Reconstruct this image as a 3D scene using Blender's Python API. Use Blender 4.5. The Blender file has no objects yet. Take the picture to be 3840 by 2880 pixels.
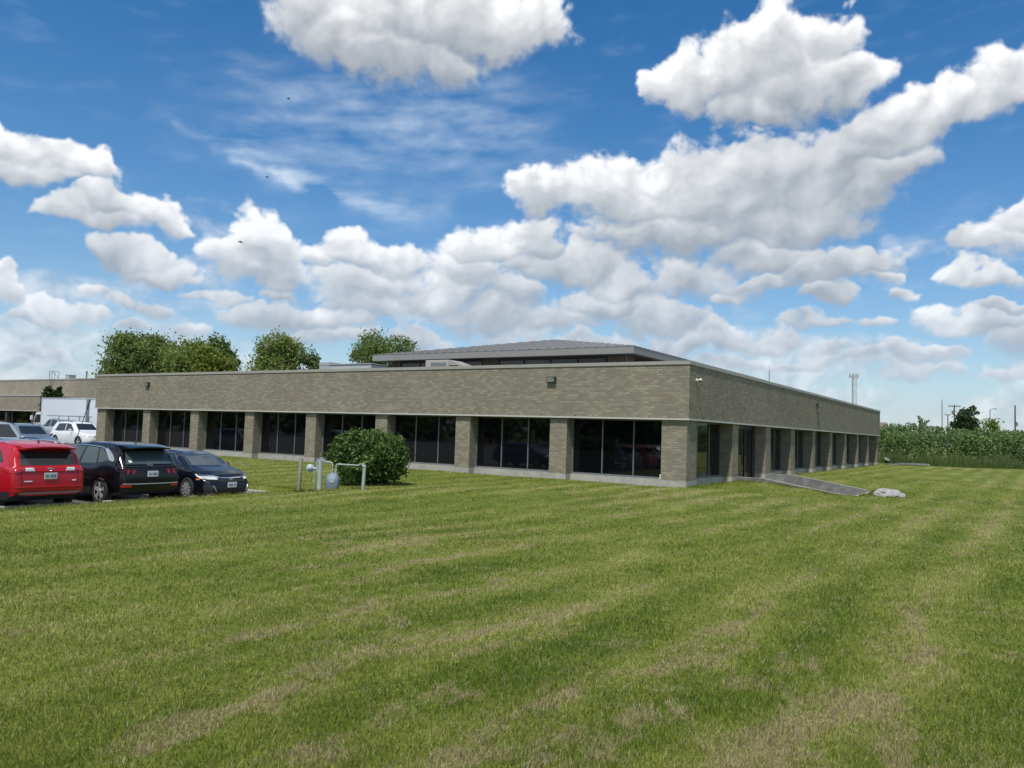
import bpy, bmesh, math, random
import numpy as np
from mathutils import Vector, Matrix, noise as mnoise
from mathutils.bvhtree import BVHTree
R = math.radians
scene = bpy.context.scene
col = scene.collection

# ------------------------------------------------------------------ camera
CAM = Vector((10.380, -28.019, 1.87))
PITCH, ROLL, HEAD = 0.0608, 0.0322, 0.5785
cam_d = bpy.data.cameras.new("camera")
cam = bpy.data.objects.new("camera", cam_d)
col.objects.link(cam)
cam_d.sensor_fit = 'HORIZONTAL'
cam_d.sensor_width = 36.0
cam_d.lens = 2930.3 / 3840 * 36.0
cam_d.clip_start = 0.1
cam_d.clip_end = 6000
fwd = Vector((-math.sin(HEAD) * math.cos(PITCH), math.cos(HEAD) * math.cos(PITCH), math.sin(PITCH)))
right = Vector((math.cos(HEAD), math.sin(HEAD), 0))
up = right.cross(fwd)
cr, sr = math.cos(ROLL), math.sin(ROLL)
r2 = right * cr + up * sr
u2 = -right * sr + up * cr
# image is rotated so that the horizon drops to the right
m = Matrix((( r2.x, u2.x, -fwd.x, CAM.x), (r2.y, u2.y, -fwd.y, CAM.y), (r2.z, u2.z, -fwd.z, CAM.z), (0, 0, 0, 1)))
cam.matrix_world = m
scene.camera = cam

# ------------------------------------------------------------------ sun, exposure
SUN_AZ, SUN_EL = 166.0, 62.0        # compass clockwise from +Y
sd = Vector((math.sin(R(SUN_AZ)) * math.cos(R(SUN_EL)), math.cos(R(SUN_AZ)) * math.cos(R(SUN_EL)), math.sin(R(SUN_EL))))
sun_d = bpy.data.lights.new("sun", 'SUN')
sun_d.energy = 3.6
sun_d.angle = R(3.0)
sun_d.color = (1.0, 0.955, 0.88)
sun = bpy.data.objects.new("sun", sun_d)
col.objects.link(sun)
sun.rotation_euler = sd.to_track_quat('Z', 'Y').to_euler()
sun.location = (0, 0, 60)
scene.view_settings.view_transform = 'Standard'
scene.view_settings.look = 'None'
scene.view_settings.gamma = 1.0
scene.view_settings.use_curve_mapping = False
scene.view_settings.exposure = 0.2

# ------------------------------------------------------------------ sky with clouds (field computed here, no files)
CLOUDS = [(-43.69,9.07,3.96,1.65,1.0,0.0,0.64),(-38.68,9.67,3.2,2.0,1.0,0.0,0.64),(-34.25,9.86,3.21,1.84,1.0,0.0,0.69),(-46.82,6.07,3.95,1.12,1.0,0.0,0.59),(-40.24,6.41,3.76,1.28,1.0,0.0,0.59),(-32.77,6.7,3.52,1.08,1.0,0.0,0.59),(-27.33,6.5,4.31,1.01,1.0,0.0,0.64),(-16.82,5.31,5.21,0.78,1.0,0.0,0.54),(-6.26,4.84,4.12,0.67,1.0,0.0,0.54),(-55.43,5.5,3.01,0.81,1.0,0.0,0.49),(-20.77,11.36,3.12,1.63,1.0,0.0,0.64),(-25.07,10.71,3.17,1.49,1.0,0.0,0.64),(-1.34,4.79,2.08,0.75,1.0,0.0,0.59),(-11.35,6.11,2.27,0.76,1.0,0.0,0.54),(-50.19,9.9,2.3,1.28,1.0,0.0,0.59),(-62.49,3.3,2.84,0.53,1.0,0.0,0.44),(-41.19,28.12,7.45,2.76,1.0,0.0,1.0),(-46.39,27.02,3.58,2.34,1.0,0.0,1.0),(-43.46,25.65,3.7,1.85,1.0,0.0,1.0),(-37.71,27.81,5.59,2.51,0.8,0.0,1.0),(-32.49,28.3,3.06,2.09,0.9,0.0,1.0),(-38.98,25.15,2.32,2.03,1.0,0.0,0.75),(-48.94,28.33,2.4,2.13,1.0,0.0,1.0),(-15.84,25.16,4.62,3.08,1.1,0.0,1.0),(-18.41,24.51,3.43,2.14,1.2,0.0,1.0),(-13.94,23.56,4.53,2.26,1.1,0.0,1.0),(-11.22,26.29,1.88,1.66,1.0,0.0,1.0),(-21.03,23.95,2.33,2.04,0.8,0.0,1.0),(-15.8,22.29,3.77,1.74,0.8,0.0,0.9),(-9.42,23.6,1.92,1.65,1.0,0.0,0.8),(-30.71,17.35,3.03,1.85,1.0,0.0,1.0),(-26.6,17.54,4.43,2.38,1.2,0.0,1.0),(-22.53,16.53,5.06,3.0,1.2,0.0,1.0),(-18.92,16.74,5.92,3.74,1.1,0.0,1.0),(-14.47,16.52,5.8,3.82,1.1,-10.0,1.0),(-11.15,18.67,4.4,2.49,1.2,-25.0,1.0),(-7.39,20.0,3.94,2.25,1.2,-25.0,1.0),(-4.11,20.93,3.25,2.03,1.1,-25.0,1.0),(-1.51,21.58,2.1,1.57,1.2,-30.0,0.95),(-21.82,14.29,6.42,1.93,1.0,0.0,0.9),(-13.84,14.95,5.54,1.85,0.9,-5.0,0.9),(-8.23,16.93,3.79,1.75,0.8,-20.0,1.0),(-0.38,22.66,1.53,1.53,1.0,-30.0,0.7),(-31.98,13.91,2.78,1.8,1.2,0.0,1.0),(-35.05,13.15,2.96,1.81,1.4,0.0,1.0),(-29.18,11.99,4.96,1.65,0.8,0.0,0.9),(-37.04,11.42,2.98,1.66,1.0,0.0,0.85),(-45.16,12.41,2.58,1.45,1.5,0.0,1.0),(-42.14,11.8,2.95,1.64,1.2,0.0,0.9),(-47.09,11.77,1.61,0.97,1.0,0.0,0.8),(-43.75,10.38,4.27,1.48,0.8,0.0,0.75),(-51.95,12.59,2.03,2.12,1.0,0.0,1.0),(-50.58,11.46,2.37,1.9,1.0,0.0,1.0),(-53.35,11.19,2.18,1.72,0.8,0.0,1.0),(-51.16,10.45,3.17,1.11,0.8,0.0,0.95),(-60.68,10.94,1.92,1.12,1.0,0.0,1.0),(-59.14,10.53,2.4,1.35,1.2,0.0,1.0),(-57.69,9.79,2.43,0.85,1.0,10.0,1.0),(-60.44,13.92,2.9,0.99,1.2,0.0,1.0),(-58.18,13.52,2.23,1.07,1.0,10.0,1.0),(-62.83,13.54,1.99,0.71,1.0,0.0,0.95),(-60.94,13.11,2.91,0.73,1.0,10.0,0.9),(-56.73,13.26,1.5,0.6,0.8,20.0,0.8),(-66.3,16.25,2.55,1.48,0.9,0.0,1.0),(-64.04,16.3,2.2,1.24,1.0,15.0,1.0),(-62.19,15.94,1.97,1.13,0.9,15.0,1.0),(-65.75,15.27,3.27,1.04,0.7,0.0,1.0),(-64.22,6.74,2.17,0.75,0.7,0.0,1.0),(-65.93,6.35,1.99,0.63,0.8,0.0,1.0),(-66.77,8.21,1.01,0.9,1.0,0.0,1.0),(-49.76,7.51,3.39,1.23,0.9,0.0,0.95),(-46.89,7.54,2.62,1.11,0.9,0.0,0.9),(-52.53,7.14,2.23,0.8,0.9,0.0,0.8),(-54.11,8.44,1.88,0.63,0.8,0.0,0.7),(-50.46,8.91,1.92,0.58,0.8,0.0,0.6),(-57.83,7.17,1.53,0.67,0.9,0.0,0.75),(-59.8,7.59,1.51,0.54,0.8,0.0,0.75),(-61.59,8.15,0.89,0.53,0.8,0.0,0.7),(-60.24,5.73,1.81,0.72,0.8,0.0,0.7),(-63.8,3.8,2.92,0.7,0.9,0.0,0.75),(-65.73,3.07,1.43,0.4,0.8,0.0,0.6),(-26.38,9.2,4.0,1.33,1.2,0.0,0.95),(-22.69,8.41,3.31,1.32,1.0,0.0,0.95),(-30.09,8.3,3.36,1.01,1.0,0.0,0.8),(-34.87,8.15,4.04,1.35,1.0,0.0,0.7),(-18.12,7.26,3.26,1.24,1.0,0.0,0.95),(-14.98,7.09,1.93,0.77,1.0,0.0,0.9),(-20.69,6.76,1.98,0.99,1.0,0.0,0.8),(-15.05,12.51,3.78,1.57,1.2,0.0,0.95),(-11.69,11.44,2.79,1.71,1.1,0.0,1.0),(-9.64,11.8,2.44,1.46,1.4,0.0,1.0),(-10.79,9.85,1.86,0.99,0.8,0.0,1.0),(-15.96,10.63,2.55,0.96,0.8,0.0,0.7),(-17.84,10.03,1.62,0.65,0.8,0.0,0.75),(-7.93,10.95,1.51,0.54,0.8,20.0,0.6),(-1.8,12.56,2.55,1.7,1.4,0.0,1.0),(-0.31,13.81,1.66,1.38,1.4,0.0,1.0),(-2.95,10.94,1.44,0.72,0.9,0.0,0.95),(-0.82,10.49,1.98,0.85,0.8,0.0,0.9),(-5.86,9.79,1.13,0.6,0.8,0.0,0.7),(-2.07,7.7,3.18,1.3,1.2,0.0,0.85),(-0.34,8.76,1.7,0.4,1.0,0.0,0.95),(-0.6,6.49,2.29,1.14,1.0,0.0,0.7),(-5.99,5.74,2.11,0.84,0.9,0.0,0.85),(-4.92,6.02,1.05,0.6,0.9,0.0,0.9),(-8.47,5.46,1.85,0.68,0.9,0.0,0.7),(-12.53,5.17,3.81,0.64,1.0,0.0,0.6),(-7.64,7.9,2.13,0.55,0.8,0.0,0.55),(-11.96,8.01,3.78,0.69,0.8,0.0,0.55)]

def gnoise(u, v, seed, pu):
    rng = np.random.RandomState(seed)
    ang = rng.rand(512, 512).astype(np.float32) * 2 * np.pi
    gx, gy = np.cos(ang), np.sin(ang)
    iu = np.floor(u).astype(np.int32); iv = np.floor(v).astype(np.int32)
    fu = (u - iu).astype(np.float32); fv = (v - iv).astype(np.float32)
    def corner(di, dj):
        a = np.mod(iu + di, pu) % 512; b = (iv + dj) % 512
        return gx[b, a] * (fu - di) + gy[b, a] * (fv - dj)
    su = fu * fu * fu * (fu * (fu * 6 - 15) + 10); sv = fv * fv * fv * (fv * (fv * 6 - 15) + 10)
    a = corner(0, 0); b = corner(1, 0); c = corner(0, 1); d = corner(1, 1)
    return ((a + (b - a) * su) * (1 - sv) + (c + (d - c) * su) * sv) * 1.5

def fbm(az, el, scale, octs, seed, billow=False, gain=0.5):
    # scale: cells per degree; az periodic over 360
    out = np.zeros_like(az); amp = 1.0; tot = 0; s = scale
    for o in range(octs):
        pu = max(1, int(round(360 * s)))
        n = gnoise(az * (pu / 360.0), el * s * 1.15, seed + o * 17, pu)
        if billow: n = np.abs(n) * 2 - 0.45
        out += n * amp; tot += amp; amp *= gain; s *= 2.03
    return out / tot

def sstep(a, b, x):
    t = np.clip((x - a) / (b - a), 0, 1)
    return t * t * (3 - 2 * t)

def cloud_image():
    W, Hh = 5400, 1350
    az = (np.arange(W, dtype=np.float32) + .5) / W * 360 - 180
    el = (np.arange(Hh, dtype=np.float32) + .5) / Hh * 90
    AZ, EL = np.meshgrid(az, el)
    AZ = AZ.astype(np.float32); EL = EL.astype(np.float32)
    wx = fbm(AZ, EL, .22, 4, 3); wy = fbm(AZ, EL, .22, 4, 91)
    pa = AZ + wx * 2.6; pe = EL + wy * 1.7
    M = np.full(AZ.shape, -1.2, np.float32)
    B = np.zeros(AZ.shape, np.float32)      # height inside its own cloud, for the shaded base
    for (a0, e0, ra, re, fl, rot, w) in CLOUDS:
        x0 = int((a0 - ra * 2.6 - 3 + 180) / 360 * W); x1 = int((a0 + ra * 2.6 + 3 + 180) / 360 * W)
        y0 = max(0, int((e0 - re * 2.8 - 3) / 90 * Hh)); y1 = int((e0 + re * 2.8 + 3) / 90 * Hh)
        x0 = max(0, x0); x1 = min(W, x1)
        sl = (slice(y0, y1), slice(x0, x1))
        c = math.cos(R(e0))
        du = (pa[sl] - a0) * c; dv = pe[sl] - e0
        th = R(-rot); cc, ss = math.cos(th), math.sin(th)
        uu = du * cc + dv * ss; vv = -du * ss + dv * cc
        down = re * (0.85 / max(fl, .6) if fl > 1 else fl)
        vn = np.where(vv > 0, vv / re, vv / down)
        r = np.sqrt((uu / ra) ** 2 + vn ** 2)
        mm = (w + .12) * (1.0 - r * .92) + (w - 1) * .35
        cur = M[sl]
        k = .24
        h = np.clip(.5 + .5 * (mm - cur) / k, 0, 1)
        M[sl] = cur * (1 - h) + mm * h + k * h * (1 - h)
        B[sl] = B[sl] * (1 - h) + np.clip(vn, -1, 1) * h
    # elsewhere in the sky: scattered cumulus of the same kind
    away = sstep(36, 48, np.abs(np.mod(AZ + 33.1 + 180, 360) - 180)) + sstep(31, 38, EL)
    away = np.clip(away, 0, 1)
    g = fbm(AZ * np.cos(np.radians(EL)) , EL, .055, 3, 555) * 2.2 - .12
    M = np.maximum(M, np.where(away > 0, g * away - (1 - away) * 1.2, -1.2))
    # low cloud bank towards the horizon
    bank = fbm(AZ, EL * 2.4, .10, 5, 777) * 1.15 + .34 - np.abs(EL - 4.5) * np.where(EL > 4.5, .075, .03)
    bil = fbm(AZ + wx * .8, EL + wy * .8, .30, 8, 211, True, .54)
    bils = fbm(AZ + wx * .8, EL + wy * .8, .30, 3, 211, True, .42)
    fine = fbm(AZ, EL, .9, 5, 401, False, .6)
    wis = fbm(AZ * .7 + EL * .5, EL * 2.1 - AZ * .3, .30, 5, 901)
    top = sstep(-.75, .25, B)
    rim = np.exp(-(np.clip(M, -1, 1) / .45) ** 2)
    D = M * 1.15 + (bil - .05) * (.12 + .34 * top) * (.45 + .55 * rim) + fine * (.17 + .26 * (1 - top)) + .05
    alpha = sstep(-.05, .31, D) * top + sstep(-.10, .62, D) * (1 - top)
    # light comes from above: march through the field towards it
    Tn = sstep(-.02, .6, D)
    px = Hh / 90.0
    acc = np.zeros_like(Tn)
    st = 0.28
    for i in range(1, 23):
        dy = max(1, int(round(i * st * px))); dx = int(round(-i * st * .35 * px))
        sh = np.roll(Tn, -dx, axis=1); s2 = np.zeros_like(sh); s2[:-dy] = sh[dy:]
        acc += s2
    big = np.exp(-acc * .115)
    lb = sstep(-.85, .95, B + wy * .35 + bils * .25)
    relief = (np.roll(np.roll(bils, -12, 0), 9, 1) - bils) * -.42 + .24 * (bil - np.roll(np.roll(bil, -4, 0), 3, 1))
    light = -.07 + .48 * lb + .66 * big + relief * (.18 + .9 * lb * big) + (bil * .08 + fine * .03) * lb
    light += .16 * (1 - sstep(0, .35, D)) * top
    light = np.clip(light, 0, 1.05)
    white = np.array([.90, .905, .91], np.float32); grey = np.array([.315, .35, .395], np.float32)
    C = grey[None, None] + (white - grey)[None, None] * light[..., None]
    # thin bank behind
    ab = sstep(-.05, .55, bank + bil * .25) * .55
    lb = np.clip(.5 + relief * 1.1 + bil * .5 + fine * .25, 0, 1)
    Cb = np.array([.40, .47, .56], np.float32) + np.array([.38, .33, .27], np.float32) * lb[..., None]
    # wisps of high cloud
    def streak(p, q, wdt):
        c = math.cos(R(18)); ax, ay = p; bx, by = q
        px_, py_ = (AZ + wx * 1.6 - ax) * c, EL + wy * 1.2 - ay; dx, dy = (bx - ax) * c, by - ay
        t = np.clip((px_ * dx + py_ * dy) / (dx * dx + dy * dy), 0, 1)
        d = np.hypot(px_ - dx * t, py_ - dy * t)
        return np.exp(-(d / (wdt * (.25 + t * .8))) ** 2) * np.sin(np.clip(t, .06, .95) * np.pi) ** .6
    cir = streak((-57, 19.3), (-46.3, 16.6), 1.3) * .55 + streak((-53.5, 17.6), (-39.0, 15.0), .9) * .75
    cir += np.exp(-(((AZ + 47) / 7) ** 2 + ((EL - 21) / 3.2) ** 2)) * .36 + np.exp(-(((AZ + 37) / 5) ** 2 + ((EL - 21.5) / 3.4) ** 2)) * .38
    cir += sstep(.0, .5, wis) * .05
    ac = np.clip(cir * (.55 + wis * 1.3), 0, .75) * sstep(5, 12, EL)
    hz = .78 * np.exp(-EL / 7.5)
    out = np.zeros((Hh, W, 4), np.float32)
    hcol = np.array([.36, .48, .63], np.float32)
    a = hz; Cc = np.broadcast_to(hcol, C.shape).copy()
    def over(Cc, a, Cn, an):
        ao = an + a * (1 - an)
        Cr = (Cn * an[..., None] + Cc * (a * (1 - an))[..., None]) / np.maximum(ao, 1e-4)[..., None]
        return Cr, ao
    Cc, a = over(Cc, a, np.broadcast_to(np.array([.62, .72, .84], np.float32), C.shape), ac)
    Cc, a = over(Cc, a, Cb, ab)
    far = np.exp(-EL / 9.0)[..., None] * .62
    C = C * (1 - far) + hcol * 1.05 * far
    Cc, a = over(Cc, a, C, alpha * (1 - .35 * np.exp(-EL / 3.5)))
    out[..., :3] = Cc; out[..., 3] = a
    im = bpy.data.images.new("cloud_field", W, Hh, alpha=True, float_buffer=True, is_data=True)
    im.alpha_mode = 'CHANNEL_PACKED'
    im.pixels.foreach_set(out.ravel())
    im.update()
    im.pack()
    return im

world = bpy.data.worlds.new("World")
scene.world = world
world.use_nodes = True
nt = world.node_tree; N = nt.nodes; LK = nt.links
for n in list(N): N.remove(n)
def wn(t, **kw):
    n = N.new(t)
    for k, v in kw.items(): setattr(n, k, v)
    return n
def wmath(op, a, b=None):
    n = wn('ShaderNodeMath', operation=op)
    for i, x in enumerate((a, b)):
        if x is None: continue
        if isinstance(x, (int, float)): n.inputs[i].default_value = x
        else: LK.new(x, n.inputs[i])
    return n.outputs[0]
wo = wn('ShaderNodeOutputWorld')
sky = wn('ShaderNodeTexSky', sky_type='NISHITA')
sky.sun_disc = False
sky.sun_elevation = R(SUN_EL)
sky.sun_rotation = R(SUN_AZ)
sky.air_density = 1.0; sky.dust_density = 0.35; sky.ozone_density = 2.2
bg1 = wn('ShaderNodeBackground'); bg1.inputs[1].default_value = 0.110
hs = wn('ShaderNodeHueSaturation'); hs.inputs['Saturation'].default_value = 1.38; LK.new(sky.outputs[0], hs.inputs['Color']); LK.new(hs.outputs[0], bg1.inputs[0])
tc = wn('ShaderNodeTexCoord'); sx = wn('ShaderNodeSeparateXYZ'); LK.new(tc.outputs['Generated'], sx.inputs[0])
azn = wmath('ARCTAN2', sx.outputs[0], sx.outputs[1])
uu = wmath('ADD', wmath('DIVIDE', azn, 2 * math.pi), .5)
eln = wmath('ARCSINE', wmath('MAXIMUM', sx.outputs[2], 0.0005))
vv = wmath('DIVIDE', eln, math.pi / 2)
cx = wn('ShaderNodeCombineXYZ'); LK.new(uu, cx.inputs[0]); LK.new(vv, cx.inputs[1])
tex = wn('ShaderNodeTexImage', interpolation='Linear', extension='EXTEND')
tex.image = cloud_image()
LK.new(cx.outputs[0], tex.inputs[0])
bg2 = wn('ShaderNodeBackground'); bg2.inputs[1].default_value = 1.0
LK.new(tex.outputs[0], bg2.inputs[0])
mx = wn('ShaderNodeMixShader'); LK.new(tex.outputs[1], mx.inputs[0]); LK.new(bg1.outputs[0], mx.inputs[1]); LK.new(bg2.outputs[0], mx.inputs[2])
LK.new(mx.outputs[0], wo.inputs[0])

# ------------------------------------------------------------------ helpers
def mat(name, color, rough=.7, metal=0.0, spec=.5, coat=0.0, build=None):
    m = bpy.data.materials.new(name); m.use_nodes = True
    nt = m.node_tree; b = nt.nodes['Principled BSDF']
    b.inputs['Base Color'].default_value = (*color, 1)
    b.inputs['Roughness'].default_value = rough
    b.inputs['Metallic'].default_value = metal
    b.inputs['Specular IOR Level'].default_value = spec
    b.inputs['Coat Weight'].default_value = coat
    b.inputs['Coat Roughness'].default_value = .04
    if build: build(nt, b)
    return m
class NB:
    """small node builder"""
    def __init__(s, nt): s.nt = nt
    def n(s, t, ins=None, **kw):
        n = s.nt.nodes.new(t)
        for k, v in kw.items(): setattr(n, k, v)
        for k, v in (ins or {}).items(): s.put(n.inputs[k], v)
        return n
    def put(s, inp, v):
        if isinstance(v, bpy.types.NodeSocket): s.nt.links.new(v, inp)
        elif isinstance(v, (tuple, list)): inp.default_value = tuple(v) if len(v) == len(inp.default_value) else (*v, 1)
        else: inp.default_value = v
    def math(s, op, *a):
        n = s.nt.nodes.new('ShaderNodeMath'); n.operation = op
        for i, x in enumerate(a): s.put(n.inputs[i], x)
        return n.outputs[0]
    def mix(s, f, a, b, mode='MIX'):
        n = s.nt.nodes.new('ShaderNodeMix'); n.data_type = 'RGBA'; n.blend_type = mode
        s.put(n.inputs[0], f); s.put(n.inputs[6], a); s.put(n.inputs[7], b)
        return n.outputs[2]
    def noise(s, vec, scale, detail=3, rough=.5, out=0):
        n = s.n('ShaderNodeTexNoise', {'Scale': scale, 'Detail': detail, 'Roughness': rough})
        if vec is not None: s.put(n.inputs['Vector'], vec)
        return n.outputs[out]
    def ramp(s, f, stops):
        n = s.nt.nodes.new('ShaderNodeValToRGB'); s.put(n.inputs[0], f)
        e = n.color_ramp.elements
        while len(e) < len(stops): e.new(.5)
        for el, (p, c) in zip(e, stops):
            el.position = p; el.color = (*c, 1) if isinstance(c, tuple) else (c, c, c, 1)
        return n.outputs[0]
    def smooth(s, x, a, b):
        n = s.nt.nodes.new('ShaderNodeMapRange'); n.interpolation_type = 'SMOOTHSTEP'
        s.put(n.inputs[0], x); n.inputs[1].default_value = a; n.inputs[2].default_value = b
        return n.outputs[0]
    def pos(s): return s.n('ShaderNodeNewGeometry').outputs['Position']
    def obj(s): return s.n('ShaderNodeTexCoord').outputs['Object']
    def scale(s, v, sc):
        n = s.n('ShaderNodeMapping'); s.put(n.inputs[0], v); n.inputs['Scale'].default_value = sc
        return n.outputs[0]
    def bump(s, h, strength=.3, dist=.02):
        n = s.n('ShaderNodeBump', {'Height': h, 'Strength': strength, 'Distance': dist})
        return n.outputs[0]

def speckle(nt, b, c, amt=.25, sc=6, bump=0.0, seed=0):
    q = NB(nt); p = q.obj()
    f = q.noise(q.scale(p, (1, 1, 1)), sc, 5, .65)
    f2 = q.noise(p, sc * .13, 3, .5)
    f = q.math('ADD', q.math('MULTIPLY', f, .6), q.math('MULTIPLY', f2, .4))
    lo = tuple(x * (1 - amt) for x in c); hi = tuple(min(1, x * (1 + amt)) for x in c)
    nt.links.new(q.ramp(f, [(.3, lo), (.7, hi)]), b.inputs['Base Color'])
    if bump: nt.links.new(q.bump(f, bump, .01), b.inputs['Normal'])
def smat(name, c, rough=.7, amt=.2, sc=6, bump=0.0, **kw):
    return mat(name, c, rough, build=lambda nt, b: speckle(nt, b, c, amt, sc, bump), **kw)

class MB:
    def __init__(s): s.v = []; s.f = []; s.m = []
    def add(s, vs, fs, mi=0):
        o = len(s.v); s.v += [tuple(v) for v in vs]; s.f += [tuple(i + o for i in f) for f in fs]; s.m += [mi] * len(fs)
        return s
    def box(s, x0, x1, y0, y1, z0, z1, mi=0):
        x0, x1 = sorted((x0, x1)); y0, y1 = sorted((y0, y1)); z0, z1 = sorted((z0, z1))
        v = [(x0, y0, z0), (x1, y0, z0), (x1, y1, z0), (x0, y1, z0), (x0, y0, z1), (x1, y0, z1), (x1, y1, z1), (x0, y1, z1)]
        return s.add(v, [(0, 3, 2, 1), (4, 5, 6, 7), (0, 1, 5, 4), (1, 2, 6, 5), (2, 3, 7, 6), (3, 0, 4, 7)], mi)
    def rod(s, p, q, r0, r1=None, n=8, mi=0, cap=True):
        r1 = r0 if r1 is None else r1
        p = Vector(p); q = Vector(q); d = (q - p).normalized()
        a = d.orthogonal().normalized(); b = d.cross(a)
        vs = []
        for c, r in ((p, r0), (q, r1)):
            for i in range(n):
                t = 2 * math.pi * i / n
                vs.append(c + a * (r * math.cos(t)) + b * (r * math.sin(t)))
        fs = [(i, (i + 1) % n, n + (i + 1) % n, n + i) for i in range(n)]
        if cap: fs += [tuple(range(n))[::-1], tuple(range(n, 2 * n))]
        return s.add(vs, fs, mi)
    def path(s, pts, r, n=8, mi=0):
        for a, b in zip(pts, pts[1:]): s.rod(a, b, r, r, n, mi)
        for p in pts[1:-1]: s.ball(p, r * 1.04, 8, 6, mi=mi)
        return s
    def ball(s, c, r, nu=12, nv=8, sc=(1, 1, 1), mi=0):
        vs = [(c[0], c[1], c[2] - r * sc[2])]
        for j in range(1, nv):
            ph = math.pi * j / nv - math.pi / 2
            for i in range(nu):
                th = 2 * math.pi * i / nu
                vs.append((c[0] + r * sc[0] * math.cos(ph) * math.cos(th), c[1] + r * sc[1] * math.cos(ph) * math.sin(th), c[2] + r * sc[2] * math.sin(ph)))
        vs.append((c[0], c[1], c[2] + r * sc[2]))
        fs = [(0, 1 + (i + 1) % nu, 1 + i) for i in range(nu)]
        for j in range(nv - 2):
            for i in range(nu):
                a = 1 + j * nu + i; b = 1 + j * nu + (i + 1) % nu
                fs.append((a, b, b + nu, a + nu))
        L = len(vs) - 1
        fs += [(L, L - nu + i, L - nu + (i + 1) % nu) for i in range(nu)]
        return s.add(vs, fs, mi)
    def lathe(s, c, axis, prof, n=24, mi=0, cap=True):
        """prof: (t along axis, radius)"""
        c = Vector(c); d = Vector(axis).normalized(); a = d.orthogonal().normalized(); b = d.cross(a)
        vs = []
        for t, r in prof:
            for i in range(n):
                th = 2 * math.pi * i / n
                vs.append(c + d * t + a * (r * math.cos(th)) + b * (r * math.sin(th)))
        fs = []
        for j in range(len(prof) - 1):
            for i in range(n):
                k = (i + 1) % n
                fs.append((j * n + i, j * n + k, (j + 1) * n + k, (j + 1) * n + i))
        if cap: fs.append(tuple(range(n))[::-1]); fs.append(tuple(range((len(prof) - 1) * n, len(prof) * n)))
        return s.add(vs, fs, mi)
    def ring(s, o, i, z0, z1, mi=0):
        """rectangular ring; o and i are (x0,x1,y0,y1)"""
        def c(r, z): return [(r[0], r[2], z), (r[1], r[2], z), (r[1], r[3], z), (r[0], r[3], z)]
        v = c(o, z0) + c(i, z0) + c(o, z1) + c(i, z1); f = []
        for k in range(4):
            n = (k + 1) % 4
            f += [(k, n, 8 + n, 8 + k), (4 + n, 4 + k, 12 + k, 12 + n), (8 + k, 8 + n, 12 + n, 12 + k), (k, 4 + k, 4 + n, n)]
        return s.add(v, f, mi)
    def build(s, name, mats, parent=None, smooth=False, loc=None, bevel=0):
        me = bpy.data.meshes.new(name)
        me.from_pydata(s.v, [], s.f)
        if not isinstance(mats, (list, tuple)): mats = [mats]
        for mm in mats: me.materials.append(mm)
        if len(mats) > 1: me.polygons.foreach_set('material_index', s.m)
        if bevel:
            bm = bmesh.new(); bm.from_mesh(me)
            bmesh.ops.remove_doubles(bm, verts=bm.verts, dist=1e-5)
            bmesh.ops.recalc_face_normals(bm, faces=bm.faces)
            bmesh.ops.bevel(bm, geom=list(bm.edges), offset=bevel, segments=1, affect='EDGES', clamp_overlap=True)
            bm.to_mesh(me); bm.free()
        if smooth:
            me.polygons.foreach_set('use_smooth', [True] * len(me.polygons))
            me.set_sharp_from_angle(angle=R(38))
        me.update()
        o = bpy.data.objects.new(name, me); col.objects.link(o)
        if loc: o.location = loc
        if parent: o.parent = parent
        return o
def tag(o, label=None, cat=None, group=None, kind=None):
    if label: o['label'] = label
    if cat: o['category'] = cat
    if group: o['group'] = group
    if kind: o['kind'] = kind
    return o
def thing(name, label, cat, loc=(0, 0, 0), rotz=0, group=None):
    o = bpy.data.objects.new(name, None); col.objects.link(o)
    o.empty_display_size = .2
    o.location = loc; o.rotation_euler = (0, 0, rotz)
    return tag(o, label, cat, group)

# ------------------------------------------------------------------ terrain height
CP = np.array([(x, y, 0) for x in range(-42, 1, 3) for y in (0, -1.5)] + [(x, 48, 0) for x in (-30, -10, 0)] +
    [(0.6, y, 0.0) for y in (0, 2, 4, 5.6, 12, 15, 18, 22, 26, 30, 35, 40, 45, 48)] +
    [(1.2, 6, .0), (1.2, 11.3, .07), (.5, 6.1, .02), (.5, 11.2, .1), (2.6, 6, -.13), (2.6, 11.4, -.06), (4.2, 6, -.31), (4.2, 11.3, -.28), (5.2, 8.5, -.32), (7, 8, -.30), (6, 5.6, -.20), (4, 1, -.10), (7, 2, -.12),
     (-2, -5, -.02), (2, -5, 0), (-5, -8, -.04), (-8.95, -11.2, -.22), (-8.95, -13, -.23), (-8.95, -15, -.24), (-8.95, -17, -.25), (-8.95, -19, -.25), (-8.95, -22, -.25), (-9, -28, -.25), (-9, -40, -.2),
     (-8.5, -10.5, -.19), (-8.5, -7.7, -.1), (-6.85, -10, -.09), (-14, -10.4, -.28), (-24, -10.4, -.28), (-35, -10.4, -.28), (-14, -5, -.14), (-25, -5, -.14), (-36, -5, -.14),
     (10.4, -28, .27), (5, -26, .16), (3, -20, .05), (10, -18, .14), (10, -8, 0), (16, 0, -.05), (18, -26, .3), (20, -10, .05), (10, -40, .3), (0, -35, .05),
     (14, 20, -.22), (6, 25, -.2), (4, 35, -.12), (8, 33, -.16), (3, 48, -.12), (0, 52, -.06), (6, 47, -.16), (10, 57, -.08), (15, 48, -.1), (22, 62, 0), (22, 40, .0), (0, 70, .1), (20, 80, .2), (60, 60, .3), (60, 0, .2), (60, -60, .3), (-60, -40, -.4), (-60, 60, -.3), (0, 140, 0), (-90, -90, -.3), (30, -90, .3)], np.float64)
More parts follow.
